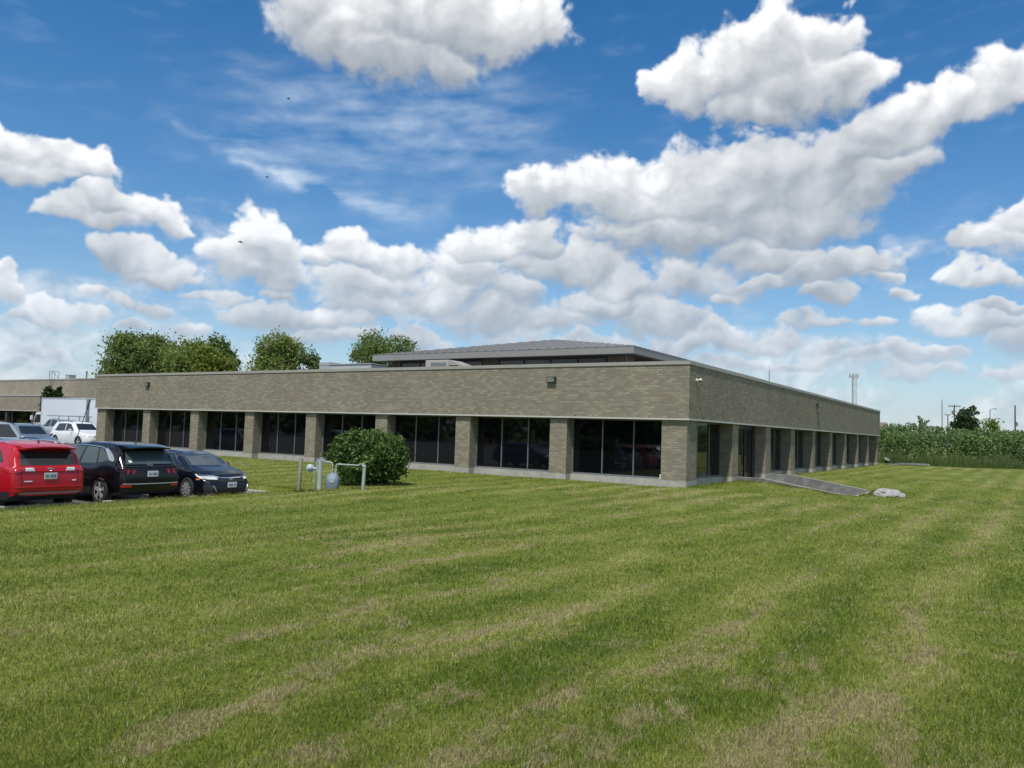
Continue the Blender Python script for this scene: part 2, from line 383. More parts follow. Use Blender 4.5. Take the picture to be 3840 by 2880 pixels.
def Hgt(x, y):
    x = np.asarray(x, np.float64); y = np.asarray(y, np.float64)
    sh = x.shape; P = np.stack([x.ravel(), y.ravel()], 1); out = np.zeros(len(P))
    for s in range(0, len(P), 20000):
        q = P[s:s + 20000]
        d2 = (q[:, None, 0] - CP[None, :, 0]) ** 2 + (q[:, None, 1] - CP[None, :, 1]) ** 2 + .15
        w = d2 ** -1.5
        out[s:s + 20000] = (w * CP[None, :, 2]).sum(1) / w.sum(1)
    return out.reshape(sh)
PX, PY = -9.15, -10.75          # edge of the car park
PITX = 4.75
def is_park(x, y): return ((x < PX) & (y < PY)) | (x < -41.6)
def is_pit(x, y): return (x > -.2) & (x < PITX) & (y > 6.5) & (y < 10.9)
def is_bld(x, y): return (x > -40.4) & (x < -.1) & (y > .2) & (y < 46.9)
def lines(brk):
    out = []
    for a, b, st in brk:
        n = max(1, int(round((b - a) / st))); out += list(np.linspace(a, b, n, endpoint=False))
    out.append(brk[-1][1]); return np.array(out)
gx = lines([(-3000, -600, 400), (-600, -120, 40), (-120, -41.6, 6), (-41.6, -41.58, .02), (-41.58, PX - .02, 1.3), (PX - .02, PX, .02), (PX, -9.0, .15), (-9.0, 0, .45), (0, .02, .02), (.02, PITX, .43), (PITX, PITX + .02, .02), (PITX + .02, 20, .5), (20, 70, 2.5), (70, 300, 20), (300, 3000, 300)])
gy = lines([(-2000, -300, 200), (-300, -60, 20), (-60, -34, 2), (-34, PY, .5), (PY, PY + .02, .02), (PY + .02, 6.48, .55), (6.48, 6.5, .02), (6.5, 10.9, .55), (10.9, 10.92, .02), (10.92, 62, .8), (62, 160, 6), (160, 600, 40), (600, 4000, 400)])
GX, GY = np.meshgrid(gx, gy)
GZ = Hgt(GX, GY) + .025 * np.sin(GX * .9 + 1.3 * np.sin(GY * .5)) * np.exp(-((GX - 3) ** 2 + (GY + 18) ** 2) / 400)
far = np.clip((np.hypot(GX, GY) - 150) / 500, 0, 1); GZ = GZ * (1 - far)
eps = 1e-3
GZ = np.where(is_park(GX - eps, GY - eps), -.62, GZ)
GZ = np.where(is_park(GX, GY) & (GX < -41.55), -.62, GZ)
GZ = np.where((GX > -.01) & (GX < PITX + .001) & (GY > 6.499) & (GY < 10.901), -.75, GZ)
GZ = np.where(is_bld(GX, GY), -.35, GZ)

# ------------------------------------------------------------------ lawn colour, shared by the soil sheet and the blades
def lawn_color(q, p):
    """p: world position. returns colour socket and dryness socket"""
    sepn = q.n('ShaderNodeSeparateXYZ', {0: p}); X, Y = sepn.outputs[0], sepn.outputs[1]
    warp = q.noise(p, .22, 2, .5)
    xs = q.math('ADD', X, q.math('MULTIPLY', warp, 1.3))
    xs = q.math('ADD', xs, q.math('MULTIPLY', Y, -.02))
    st = q.math('SINE', q.math('MULTIPLY', xs, 2 * math.pi / 1.45))
    st = q.math('ADD', q.math('MULTIPLY', st, .5), .5)
    lng = q.scale(p, (1.0, .30, 1.0))
    n1 = q.noise(lng, 1.15, 6, .68)
    n2 = q.noise(p, .16, 3, .5)
    n3 = q.noise(p, 3.2, 4, .65)
    g = q.math('ADD', q.math('MULTIPLY', n1, .75), q.math('MULTIPLY', n2, .30))
    g = q.math('ADD', g, q.math('MULTIPLY', q.math('SUBTRACT', st, .35), q.math('MULTIPLY', q.smooth(q.noise(p, .12, 2, .5), .32, .60), .20)))
    g = q.math('ADD', g, q.math('MULTIPLY', n3, .45))
    c = q.ramp(q.math('MULTIPLY', g, .72), [(.33, (.054, .090, .010)), (.46, (.100, .142, .018)), (.57, (.155, .188, .034)), (.70, (.235, .248, .078))])
    # dry, straw coloured patches: stringy, drawn out along the mowing direction
    d1 = q.noise(q.scale(p, (1.0, .45, 1.0)), 2.6, 7, .74)
    d2 = q.noise(p, .11, 2, .5)
    dry = q.math('ADD', d1, q.math('MULTIPLY', q.math('SUBTRACT', d2, .5), .55))
    dry = q.math('ADD', dry, q.math('MULTIPLY', q.math('POWER', st, 11.0), .10))
    dry = q.smooth(dry, .555, .68)
    return c, dry, n3
def lawn_build(nt, b):
    q = NB(nt); p = q.pos()
    c, dry, n3 = lawn_color(q, p)
    straw = q.mix(n3, (.21, .165, .075), (.33, .275, .15))
    c = q.mix(q.math('MULTIPLY', dry, .62), c, straw)
    fine = q.noise(p, 22, 3, .7)
    c = q.mix(q.smooth(fine, .35, .7), q.mix(1.0, c, (.66, .66, .60), 'MULTIPLY'), q.mix(1.0, c, (1.22, 1.2, 1.2), 'MULTIPLY'))
    nt.links.new(c, b.inputs['Base Color'])
    nt.links.new(q.bump(q.math('ADD', fine, n3), .6, .05), b.inputs['Normal'])
M_lawn = mat("lawn", (.1, .15, .03), .95, spec=.15, build=lawn_build)
mb = MB()
ny, nx = GX.shape
vs = np.stack([GX.ravel(), GY.ravel(), GZ.ravel()], 1)
idx = np.arange(nx * ny).reshape(ny, nx)
fs = np.stack([idx[:-1, :-1].ravel(), idx[:-1, 1:].ravel(), idx[1:, 1:].ravel(), idx[1:, :-1].ravel()], 1)
def np_mesh(name, vs, fs, mats, parent=None, smooth=False, attr=None):
    """fs: (n,k) int array"""
    me = bpy.data.meshes.new(name)
    k = fs.shape[1]
    me.vertices.add(len(vs)); me.vertices.foreach_set('co', np.ascontiguousarray(vs, np.float32).ravel())
    me.loops.add(fs.size); me.loops.foreach_set('vertex_index', np.ascontiguousarray(fs, np.int32).ravel())
    me.polygons.add(len(fs)); me.polygons.foreach_set('loop_start', np.arange(0, fs.size, k, dtype=np.int32))
    try: me.polygons.foreach_set('loop_total', np.full(len(fs), k, np.int32))
    except Exception: pass
    for mm in (mats if isinstance(mats, (list, tuple)) else [mats]): me.materials.append(mm)
    if smooth: me.polygons.foreach_set('use_smooth', np.ones(len(fs), bool))
    me.update(calc_edges=True)
    if attr is not None:
        a = me.attributes.new('rnd', 'FLOAT', 'FACE'); a.data.foreach_set('value', np.ascontiguousarray(attr, np.float32))
    me.validate()
    o = bpy.data.objects.new(name, me); col.objects.link(o)
    if parent: o.parent = parent
    return o
ground = np_mesh("ground", vs, fs, M_lawn, smooth=False)
tag(ground, kind='structure')

# asphalt car park with painted bays
def asphalt_build(nt, b):
    q = NB(nt); p = q.pos()
    f = q.noise(p, 40, 3, .7); g = q.noise(p, .35, 4, .6)
    c = q.mix(q.smooth(g, .35, .7), (.060, .060, .060), (.125, .122, .115))
    c = q.mix(q.math('MULTIPLY', f, .5), c, (.16, .16, .15))
    nt.links.new(c, b.inputs['Base Color'])
    nt.links.new(q.bump(f, .4, .01), b.inputs['Normal'])
M_asph = mat("asphalt", (.09, .09, .09), .9, spec=.25, build=asphalt_build)
PZ = -.43
mb = MB()
PF = -.17                        # the far end of the car park lies a little higher
mb.add([(-26, -120, PZ), (PX, -120, PZ), (PX, PY, PZ), (-26, PY, PZ), (-41.6, PY, -.2), (-48, PY, PF), (-240, PY, PF), (-240, -120, PF), (-48, -120, PF), (-41.6, -120, -.2)], [(0, 1, 2, 3), (9, 0, 3, 4), (8, 9, 4, 5), (7, 8, 5, 6)])
mb.add([(-240, PY, PF), (-48, PY, PF), (-41.6, PY, -.2), (-41.6, 140, -.2), (-48, 140, PF), (-240, 140, PF)], [(1, 2, 3, 4), (0, 1, 4, 5)])
tag(mb.build("car_park", M_asph), kind='structure')
M_line = smat("bay_paint", (.62, .62, .58), .8, .25, 14)
mb = MB()
for y in np.arange(-32, -11, 2.68):
    for x0, x1 in ((-14.6, -9.7), (-22.8, -17.6)): mb.add([(x0, y - .05, PZ + .004), (x1, y - .05, PZ + .004), (x1, y + .05, PZ + .004), (x0, y + .05, PZ + .004)], [(0, 1, 2, 3)])
tag(mb.build("bay_lines", M_line), kind='structure')
M_conc = smat("concrete", (.36, .35, .32), .85, .22, 5, .3)
M_conc_d = smat("weathered_concrete", (.17, .175, .165), .9, .6, 2.6, .4)
# kerb
mb = MB()
for a in np.arange(PY - .15, -60, -3.0):
    mb.box(-9.15, -9.0, a - 2.99, a, -.7, -.305)
for a in np.arange(-9.0, -42, -3.0):
    mb.box(a - 2.99, a, PY - .15 + .003, PY, -.7, -.33)
k = mb.build("kerb", M_conc, bevel=.015)
tag(k, kind='structure')
# concrete wheel stops
for i, y in enumerate((-18.2, -15.45, -12.9)):
    mb = MB()
    L = .98
    v = []
    for yy in (-L, L):
        v += [(-.1, yy, 0), (.1, yy, 0), (.07, yy, .13), (-.07, yy, .13)]
    mb.add(v, [(0, 1, 2, 3), (7, 6, 5, 4), (0, 4, 5, 1), (1, 5, 6, 2), (2, 6, 7, 3), (3, 7, 4, 0)])
    o = mb.build("wheel_stop", M_conc, loc=(-10.05 if i == 0 else -9.95, y, PZ), bevel=.012)
    tag(o, ("low concrete wheel stop under the rear of the red car", "low concrete wheel stop under the rear of the black crossover", "low concrete wheel stop under the nose of the black sedan")[i], "wheel stop", "wheel stops along the kerb")

# ------------------------------------------------------------------ main building
def brick_build(c1, c2, mortar):
    def f(nt, b):
        q = NB(nt); p = q.obj(); g = q.n('ShaderNodeNewGeometry').outputs['Normal']
        s = q.n('ShaderNodeSeparateXYZ', {0: p}); ns = q.n('ShaderNodeSeparateXYZ', {0: g})
        ax = q.math('GREATER_THAN', q.math('ABSOLUTE', ns.outputs[0]), .5)
        u = q.n('ShaderNodeMix', {0: ax, 2: s.outputs[0], 3: s.outputs[1]}); u.data_type = 'FLOAT'
        cv = q.n('ShaderNodeCombineXYZ', {0: u.outputs[0], 1: s.outputs[2], 2: 0.0})
        br = q.n('ShaderNodeTexBrick', {'Scale': 1.0, 'Mortar Size': .010, 'Mortar Smooth': .3, 'Bias': 0.0, 'Brick Width': .267, 'Row Height': .089, 'Color1': c1, 'Color2': c2, 'Mortar': mortar, 'Vector': cv.outputs[0]})
        br.offset = .5
        vz = q.noise(cv.outputs[0], .7, 4, .55)
        row = q.math('FLOOR', q.math('DIVIDE', s.outputs[2], .089))
        par = q.math('MULTIPLY', q.math('FRACT', q.math('MULTIPLY', row, .5)), 2.0)
        cell = q.math('FLOOR', q.math('ADD', q.math('DIVIDE', u.outputs[0], .267), q.math('MULTIPLY', q.math('SUBTRACT', 1.0, par), .5)))
        wn_ = q.n('ShaderNodeTexWhiteNoise', {'Vector': q.n('ShaderNodeCombineXYZ', {0: cell, 1: row, 2: 0.0}).outputs[0]})
        wn_.noise_dimensions = '3D'
        tone = q.ramp(wn_.outputs[0], [(0.0, tuple(v * .94 for v in c2)), (.35, c2), (.68, c1), (.85, tuple(v * 1.08 for v in c1)), (1.0, tuple(v * 1.18 for v in c1))])
        c = tone
        c = q.mix(br.outputs[1], c, mortar)
        c = q.mix(1.0, c, q.ramp(vz, [(.3, (.90, .90, .90)), (.7, (1.07, 1.07, 1.06))]), 'MULTIPLY')
        wp = q.math('MULTIPLY', q.math('LESS_THAN', q.math('FRACT', q.math('DIVIDE', u.outputs[0], .8)), .03), q.math('LESS_THAN', q.math('ABSOLUTE', q.math('SUBTRACT', s.outputs[2], 2.615)), .036))
        c = q.mix(wp, c, (.03, .03, .028))
        # rain streaks under the coping
        stn = q.noise(q.scale(cv.outputs[0], (1.6, .12, 1)), 1.0, 5, .6)
        hi = q.smooth(s.outputs[2], 3.4, 4.6)
        c = q.mix(q.math('MULTIPLY', q.math('MULTIPLY', hi, q.smooth(stn, .5, .7)), .28), c, (.13, .125, .105))
        nt.links.new(c, b.inputs['Base Color'])
        nt.links.new(q.bump(q.math('SUBTRACT', 1.0, br.outputs[1]), .5, .008), b.inputs['Normal'])
    return f
M_brick = mat("brick", (.3, .28, .2), .9, spec=.2, build=brick_build((.280, .252, .190), (.242, .217, .163), (.195, .178, .140)))
M_coping = smat("tan_coping_metal", (.33, .315, .275), .45, .08, 1.5, metal=.0)
M_drip = smat("pale_drip_metal", (.50, .49, .455), .5, .08, 2)
M_soffit = smat("dark_soffit", (.10, .095, .085), .8, .15, 2)
M_foot = smat("pale_concrete", (.385, .375, .33), .85, .28, 4, .3)
M_alu = smat("aluminium_frame", (.20, .215, .225), .45, .12, 3, metal=.3)
M_fr_dark = smat("dark_frame", (.035, .037, .04), .4, .15, 3)
def glass_build(nt, b):
    q = NB(nt); b.inputs['IOR'].default_value = 1.58
    nt.links.new(q.bump(q.noise(q.obj(), .7, 2, .4), .05, .01), b.inputs['Normal'])
M_glass = mat("tinted_glass", (.0035, .004, .0055), .03, spec=.5, build=glass_build)
M_roof = smat("roof_membrane", (.2, .2, .19), .9, .2, 2)
LA, LB = 40.47, 47.07
bld = thing("office_building", "long low brick office building with dark window bays between piers and a hipped roof", "building", (0, 0, 0))
Z_B, Z_T = 2.57, 4.60
MB().ring((-LA, 0, 0, LB), (-LA + .66, -.66, .66, LB - .66), Z_B, Z_T).build("brick_fascia", M_brick, bld)
MB().ring((-LA - .035, .035, -.035, LB + .035), (-LA + .36, -.36, .36, LB - .36), Z_T, 4.735).build("coping", M_coping, bld)
MB().ring((-LA - .022, .022, -.022, LB + .022), (-LA + .12, -.12, .12, LB - .12), 2.505, Z_B - .002).build("drip_edge", M_drip, bld)
MB().ring((-LA + .122, -.122, .122, LB - .122), (-LA + .80, -.80, .80, LB - .80), 2.515, Z_B - .004).build("soffit", M_soffit, bld)
MB().box(-LA + .5, -.5, .5, LB - .5, 4.05, 4.2).build("flat_roof", M_roof, bld)
# movement joints in the fascia
for x in (-20.23, -10.46, -30.2):
    MB().box(x - .007, x + .007, -.003, .01, Z_B, Z_T).build("movement_joint", smat("joint_sealant", (.12, .115, .10), .8), bld)
# piers
PA = [(-6.03, -5.23), (-10.93, -10.13), (-15.80, -15.04), (-20.64, -19.90), (-25.49, -24.75), (-30.37, -29.62), (-35.16, -34.42)]
PB = [(5.62, 6.46), (10.90, 11.78), (15.93, 16.77), (21.19, 21.92), (26.23, 26.96), (31.25, 32.05), (36.29, 37.04), (41.22, 41.89)]
def pier(x0, x1, y0, y1, e=.012):
    p = MB().box(x0, x1, y0, y1, .215, 2.513).build("pier", M_brick, bld)
    MB().box(x0 - e, x1 + e, y0 - e, y1 + e, -.6, .213).build("footing", M_foot, p)
pier(-1.105, -.10, .10, 1.17)
for a, b in PA: pier(a, b, .10, .66)
pier(-LA + .12, -39.32, .10, 1.1)
for a, b in PB: pier(-.66, -.10, a, b)
pier(-1.1, -.10, 45.99, LB - .12)
# low concrete wall under the windows, two sides in view, plain walls on the two hidden ones
MB().box(-39.31, -1.12, .50, .80, -.6, .225).build("base_wall", M_foot, bld)
MB().box(-.80, -.50, 1.19, 6.44, -.6, .225).build("base_wall", M_foot, bld)
MB().box(-.80, -.50, 10.92, 45.97, -.6, .225).build("base_wall", M_foot, bld)
MB().box(-LA + .5, -LA + .9, 1.2, LB - 1.2, -.6, 2.51).build("side_wall", M_brick, bld)
MB().box(-LA + 1.0, -1.2, LB - .9, LB - .5, -.6, 2.51).build("rear_wall", M_brick, bld)
def window(axis, a, b, npane=3, z0=.235, z1=2.512, d=.64):
    """bay of tall panes between two piers; axis 'x' on the long front, 'y' on the side"""
    f = .055
    def bx(mb, s0, s1, d0, d1, za, zb):
        if axis == 'x': mb.box(s0, s1, d0, d1, za, zb)
        else: mb.box(-d1, -d0, s0, s1, za, zb)
    fr = MB()
    bx(fr, a, b, d - .02, d + .08, z0, z0 + f)
    bx(fr, a, b, d - .07, d - .023, z0, z0 + .028)
    bx(fr, a, b, d - .02, d + .08, z1 - f, z1)
    step = (b - a) / npane
    for i in range(npane + 1):
        c = a + i * step; w = .019
        c = min(max(c, a + w), b - w)
        bx(fr, c - w, c + w, d - .03, d + .07, z0 + f, z1 - f)
    o = fr.build("window", M_alu, bld)
    for i in range(npane):
        g = MB(); bx(g, a + i * step + .022, a + (i + 1) * step - .022, d + .02, d + .035, z0 + f - .01, z1 - f + .01)
        g.build("pane", M_glass, o)
xs = [(-LA + .9, -LA + 1.16)] + []
edges = [-39.32] + [v for a, b in sorted(PA) for v in (a, b)] + [-1.105]
for i in range(0, len(edges), 2): window('x', edges[i] + .005, edges[i + 1] - .005)
edges = [1.17] + [v for a, b in PB for v in (a, b)] + [45.99]
for i in range(0, len(edges), 2):
    if abs(edges[i] - 6.46) < .01: continue
    window('y', edges[i] + .005, edges[i + 1] - .005, 3)
# entrance bay at the ramp: side light, double door
e = MB()
for s0, s1 in ((6.465, 6.52), (7.55, 7.85), (9.2, 9.28), (10.5, 10.895)): e.box(-.72, -.62, s0, s1, -.55, 2.51)
e.box(-.72, -.62, 6.52, 7.55, 2.40, 2.51); e.box(-.72, -.62, 7.85, 10.5, 2.34, 2.51); e.box(-.72, -.62, 6.52, 7.55, -.25, -.1); e.box(-.72, -.62, 7.55, 10.5, -.55, -.25)
dr = e.build("entrance_door", M_fr_dark, bld)
MB().box(-.68, -.665, 6.51, 7.56, -.11, 2.41).build("pane", M_glass, dr)
MB().box(-.68, -.665, 7.84, 9.21, -.26, 2.35).build("pane", M_glass, dr)
MB().box(-.68, -.665, 9.27, 10.51, -.26, 2.35).build("pane", M_glass, dr)
MB().box(-.61, -.57, 9.12, 9.16, .65, 1.05).build("handle", M_alu, dr)
# small white boxes by the piers
# ---------------- raised hipped roof section with clerestory windows
EX0, EX1, EY0, EY1 = -25.52, -6.82, 10.0, 36.0
EZ0, EZ1, ZA = 6.23, 6.66, 8.18
def roof_build(nt, b):
    q = NB(nt); p = q.obj(); f = q.noise(q.scale(p, (.4, .4, .4)), 1, 4, .6)
    nt.links.new(q.ramp(f, [(.3, (.205, .20, .192)), (.7, (.245, .238, .226))]), b.inputs['Base Color'])
M_metal = mat("brown_grey_metal_roof", (.2, .19, .18), .5, build=roof_build)
M_fascia2 = smat("roof_fascia_metal", (.25, .245, .235), .5, .06, 1)
MB().ring((EX0, EX1, EY0, EY1), (EX0 + .25, EX1 - .25, EY0 + .25, EY1 - .25), EZ0, EZ1 - .04).build("eave_fascia", M_fascia2, bld)
MB().box(EX0 + .24, EX1 - .24, EY0 + .24, EY1 - .24, EZ0 + .02, EZ0 + .06).build("eave_soffit", M_soffit, bld)
cxr = (EX0 + EX1) / 2
A0, A1 = (cxr, 17.6, ZA), (cxr, 28.4, ZA)
o1 = EZ1 - .037
rf = MB().add([(EX0 - .02, EY0 - .02, o1), (EX1 + .02, EY0 - .02, o1), (EX1 + .02, EY1 + .02, o1), (EX0 - .02, EY1 + .02, o1), A0, A1], [(0, 1, 4), (1, 2, 5, 4), (2, 3, 5), (3, 0, 4, 5), (0, 3, 2, 1)])
rf = rf.build("hipped_roof", M_metal, bld)
sm = MB()
def seam(p, q_):
    d = (Vector(q_) - Vector(p)); p = Vector(p); q_ = Vector(q_); s = d.cross(Vector((0, 0, 1))).normalized() * .02; h = Vector((0, 0, .035))
    sm.add([p - s, p + s, q_ + s, q_ - s, p - s + h, p + s + h, q_ + s + h, q_ - s + h], [(0, 1, 5, 4), (1, 2, 6, 5), (2, 3, 7, 6), (3, 0, 4, 7), (4, 5, 6, 7)])
hw = (EX1 - EX0) / 2
for x in np.arange(EX0 + .3, EX1, .62):
    t = 1 - abs(x - cxr) / hw
    seam((x, EY0 - .03, o1 - .0), (x, EY0 + 7.6 * t, o1 + (ZA - o1) * t))
for y in np.arange(EY0 + .3, EY1, .62):
    t = min(1, (y - EY0) / 7.6, (EY1 - y) / 7.6)
    seam((EX1 + .03, y, o1), (EX1 - hw * t, y, o1 + (ZA - o1) * t))
sm.build("standing_seam", M_metal, rf)
# clerestory walls
WX0, WX1, WY0, WY1 = -24.6, -7.75, 11.0, 35.0
M_rib = smat("brown_ribbed_panel", (.20, .155, .125), .6, .2, 3)
MB().ring((WX0 + .05, WX1 - .05, WY0 + .05, WY1 - .05), (WX0 + .3, WX1 - .3, WY0 + .3, WY1 - .3), 4.15, 6.24).build("clerestory_wall", M_fr_dark, bld)
M_glass2 = mat("clerestory_glass", (.010, .012, .015), .06, spec=.6)
def clerestory(axis, s0, s1, n):
    st = (s1 - s0) / n
    for i in range(n):
        a, b = s0 + i * st + .12, s0 + (i + 1) * st - .05
        g = MB()
        if axis == 'x': g.box(a, b, WY0 + .0, WY0 + .045, 4.75, 6.1)
        else: g.box(WX1 - .045, WX1, a, b, 4.75, 6.1)
        g.build("clerestory_window", M_glass2, bld)
for a, b, n in ((-23.9, -17.3, 4), (-16.1, -8.9, 4)): clerestory('x', a, b, n)
for a, b, n in ((12.2, 18.2, 3), (19.5, 26.5, 4), (28, 34, 3)): clerestory('y', a, b, n)
def ribs(axis, s0, s1):
    g = MB()
    for s in np.arange(s0, s1, .14):
        if axis == 'x': g.box(s, s + .08, WY0 - .05, WY0 + .04, 4.2, 6.23)
        else: g.box(WX1 - .04, WX1 + .05, s, s + .08, 4.2, 6.23)
    g.build("ribbed_panel", M_rib, bld)
for a, b in ((-24.6, -23.95), (-17.2, -16.15), (-8.75, -7.75)): ribs('x', a, b)
for a, b in ((11.05, 12.15), (18.3, 19.4), (26.6, 27.9)): ribs('y', a, b)

# ---------------- things fixed to or standing on the building
M_bronze = smat("bronze_housing", (.045, .042, .038), .5, .2, 4)
M_lens = mat("frosted_lens", (.52, .54, .50), .25, spec=.5)
M_white = smat("white_plastic", (.72, .72, .70), .5, .06, 5)
def wall_light(loc, rz, label):
    t = thing("wall_light", label, "wall light", loc, rz, "wall lights on the brick fascia")
    h = MB().add([(-.20, 0, .11), (.20, 0, .11), (.20, -.22, .11), (-.20, -.22, .11), (-.20, 0, -.13), (.20, 0, -.13), (.20, -.12, -.13), (-.20, -.12, -.13)],
                 [(0, 1, 2, 3), (4, 7, 6, 5), (0, 4, 5, 1), (0, 3, 7, 4), (1, 5, 6, 2), (3, 2, 6, 7)])
    h.build("housing", M_bronze, t, bevel=.012)
    l = MB().add([(-.165, -.222, .075), (.165, -.222, .075), (.165, -.140, -.105), (-.165, -.140, -.105), (-.165, -.205, .075), (.165, -.205, .075), (.165, -.12, -.105), (-.165, -.12, -.105)],
                 [(3, 2, 1, 0), (4, 5, 6, 7), (0, 1, 5, 4), (1, 2, 6, 5), (2, 3, 7, 6), (3, 0, 4, 7)])
    l.build("lens", M_lens, t)
wall_light((-5.92, -.002, 4.08), 0, "boxy dark wall light on the long brick fascia above the piers nearest the corner")
wall_light((-34.66, -.002, 4.07), 0, "boxy dark wall light at the far left end of the long brick fascia")
wall_light((.002, 21.73, 4.09), R(90), "boxy dark wall light on the shaded side fascia round the corner")
t = thing("security_camera", "small white dome security camera on the shaded fascia beside the corner", "camera", (.002, .72, 4.03), R(90))
MB().lathe((0, 0, .02), (0, -1, 0), [(0, .06), (.05, .06)], 14).rod((0, -.04, .02), (0, -.16, .05), .025).build("bracket", M_white, t)
MB().lathe((0, -.17, .09), (0, 0, -1), [(0, .02), (.02, .06), (.08, .065)], 16).build("housing", M_white, t, smooth=True)
MB().ball((0, -.17, .01), .055, 12, 8).build("dome", mat("smoked_dome", (.02, .02, .02), .1), t, smooth=True)
tag(MB().box(-1.20, -1.11, .20, .34, .24, .42).build("junction_box", M_white, bevel=.01), "small white junction box low on the corner pier beside the window", "junction box")
tag(MB().lathe((-38.95, .30, .32), (0, -1, 0), [(0, .07), (.12, .08), (.14, .05)], 12).box(-38.97, -38.93, .2, .3, 0, .3).build("vent_pipe", M_white), "small white vent by the leftmost window bay", "vent")
M_rtu = smat("unit_casing", (.36, .385, .38), .5, .08, 1.5)
t = thing("rooftop_unit", "long pale grey rooftop unit behind the parapet in front of the trees", "rooftop unit", (-26.1, 8.6, 4.46))
MB().box(-2.2, 2.4, -.6, .9, -.3, 1.36).build("casing", M_rtu, t, bevel=.03)
MB().box(-2.22, -1.3, -.63, .93, 1.0, 1.56).build("hood", M_rtu, t, bevel=.02)
MB().box(-1.2, 2.3, -.62, -.604, .35, 1.2).build("panel", smat("panel_casing", (.42, .44, .41), .5, .08, 2), t)
MB().box(-2.25, 2.45, -.65, .95, 1.362, 1.41).build("lid", M_rtu, t)
t = thing("rooftop_cabinet", "beige rooftop cabinet with a sloping duct in front of the clerestory windows", "rooftop cabinet", (-18.2, 8.2, 4.2))
MB().box(-1.15, .58, -.2, 1.2, 0, 1.74).build("casing", smat("beige_casing", (.38, .365, .32), .55, .08, 2), t, bevel=.025)
MB().box(-.72, .42, -.22, -.205, .95, 1.58).build("panel", smat("grey_louvre", (.16, .18, .20), .5, .2, 6), t)
d = MB(); d.add([(.585, -.15, 1.0), (2.7, -.15, .95), (2.7, 1.15, .95), (.585, 1.15, 1.0), (.585, -.15, 1.72), (2.7, -.15, 1.05), (2.7, 1.15, 1.05), (.585, 1.15, 1.72)],
      [(0, 3, 2, 1), (4, 5, 6, 7), (0, 1, 5, 4), (1, 2, 6, 5), (2, 3, 7, 6), (3, 0, 4, 7)])
d.build("duct", smat("duct_metal", (.33, .32, .29), .5, .1, 2), t)
MB().box(.62, 1.25, -.17, -.155, 1.05, 1.42).build("opening", mat("duct_opening", (.02, .02, .02), .8), t)
t = thing("roof_vent", "small mushroom roof vent behind the side coping", "roof vent", (-1.9, 9.6, 4.2))
MB().rod((0, 0, 0), (0, 0, .85), .09, n=12).build("stack", M_alu, t, smooth=True)
MB().lathe((0, 0, .83), (0, 0, 1), [(0, .22), (.03, .24), (.12, .08)], 14).build("cap", M_alu, t, smooth=True)
t = thing("rooftop_unit", "low grey rooftop unit near the far end of the side coping", "rooftop unit", (-2.6, 24.5, 4.2))
MB().box(-.7, .7, -1.8, 1.8, 0, .92).build("casing", M_rtu, t, bevel=.03)
MB().box(-.75, .75, -1.85, 1.85, .922, .97).build("lid", M_rtu, t)

# ---------------- sunken ramp to the side door
ramp = thing("entrance_ramp", "sunken concrete ramp with two low side walls leading to the side door", "ramp")
def rwall(y0, y1, zt):
    w = MB(); n = len(zt)
    vs = []
    for x, z in zt: vs += [(x, y0, -.9), (x, y1, -.9), (x, y1, z), (x, y0, z)]
    fs = [(0, 1, 2, 3), tuple((n - 1) * 4 + i for i in (3, 2, 1, 0))]
    for k in range(n - 1):
        for i in range(4):
            j = (i + 1) % 4
            fs.append((k * 4 + i, (k + 1) * 4 + i, (k + 1) * 4 + j, k * 4 + j))
    w.add(vs, fs); return w
rwall(6.33, 6.53, [(-.08, .20), (1.08, .19), (2.53, -.03), (3.91, -.23), (4.62, -.33)]).build("side_wall", M_conc_d, ramp)
rwall(10.87, 11.07, [(-.08, .21), (1.22, .22), (2.6, .02), (4.45, -.27), (4.62, -.30)]).build("side_wall", M_conc_d, ramp)
MB().box(-.08, 1.08, 6.34, 6.52, .20, .205).build("wall_cap", M_foot, ramp)
cp = MB()
def cap(y0, y1, zt):
    vs = []
    for x, z in zt: vs += [(x, y0, z + .004), (x, y1, z + .004)]
    cp.add(vs, [(2 * k, 2 * k + 2, 2 * k + 3, 2 * k + 1) for k in range(len(zt) - 1)])
cap(6.335, 6.525, [(1.083, .19), (2.53, -.03), (3.91, -.23), (4.62, -.33)])
cap(10.875, 11.065, [(.1, .213), (1.22, .22), (2.6, .02), (4.45, -.27), (4.62, -.30)])
cp.build("wall_cap", smat("worn_cap", (.46, .45, .41), .85, .2, 4), ramp)
MB().add([(-.62, 6.53, -.50), (1.2, 6.53, -.52), (4.62, 6.53, -.56), (-.62, 10.87, -.50), (1.2, 10.87, -.52), (4.62, 10.87, -.56)], [(0, 1, 4, 3), (1, 2, 5, 4)]).build("ramp_floor", M_conc, ramp)
MB().box(4.62, 4.88, 6.2, 11.1, -.7, -.305).build("end_sill", M_foot, ramp)
MB().box(-1.2, -.62, 6.46, 10.9, -.6, -.40).build("threshold", M_conc, ramp)

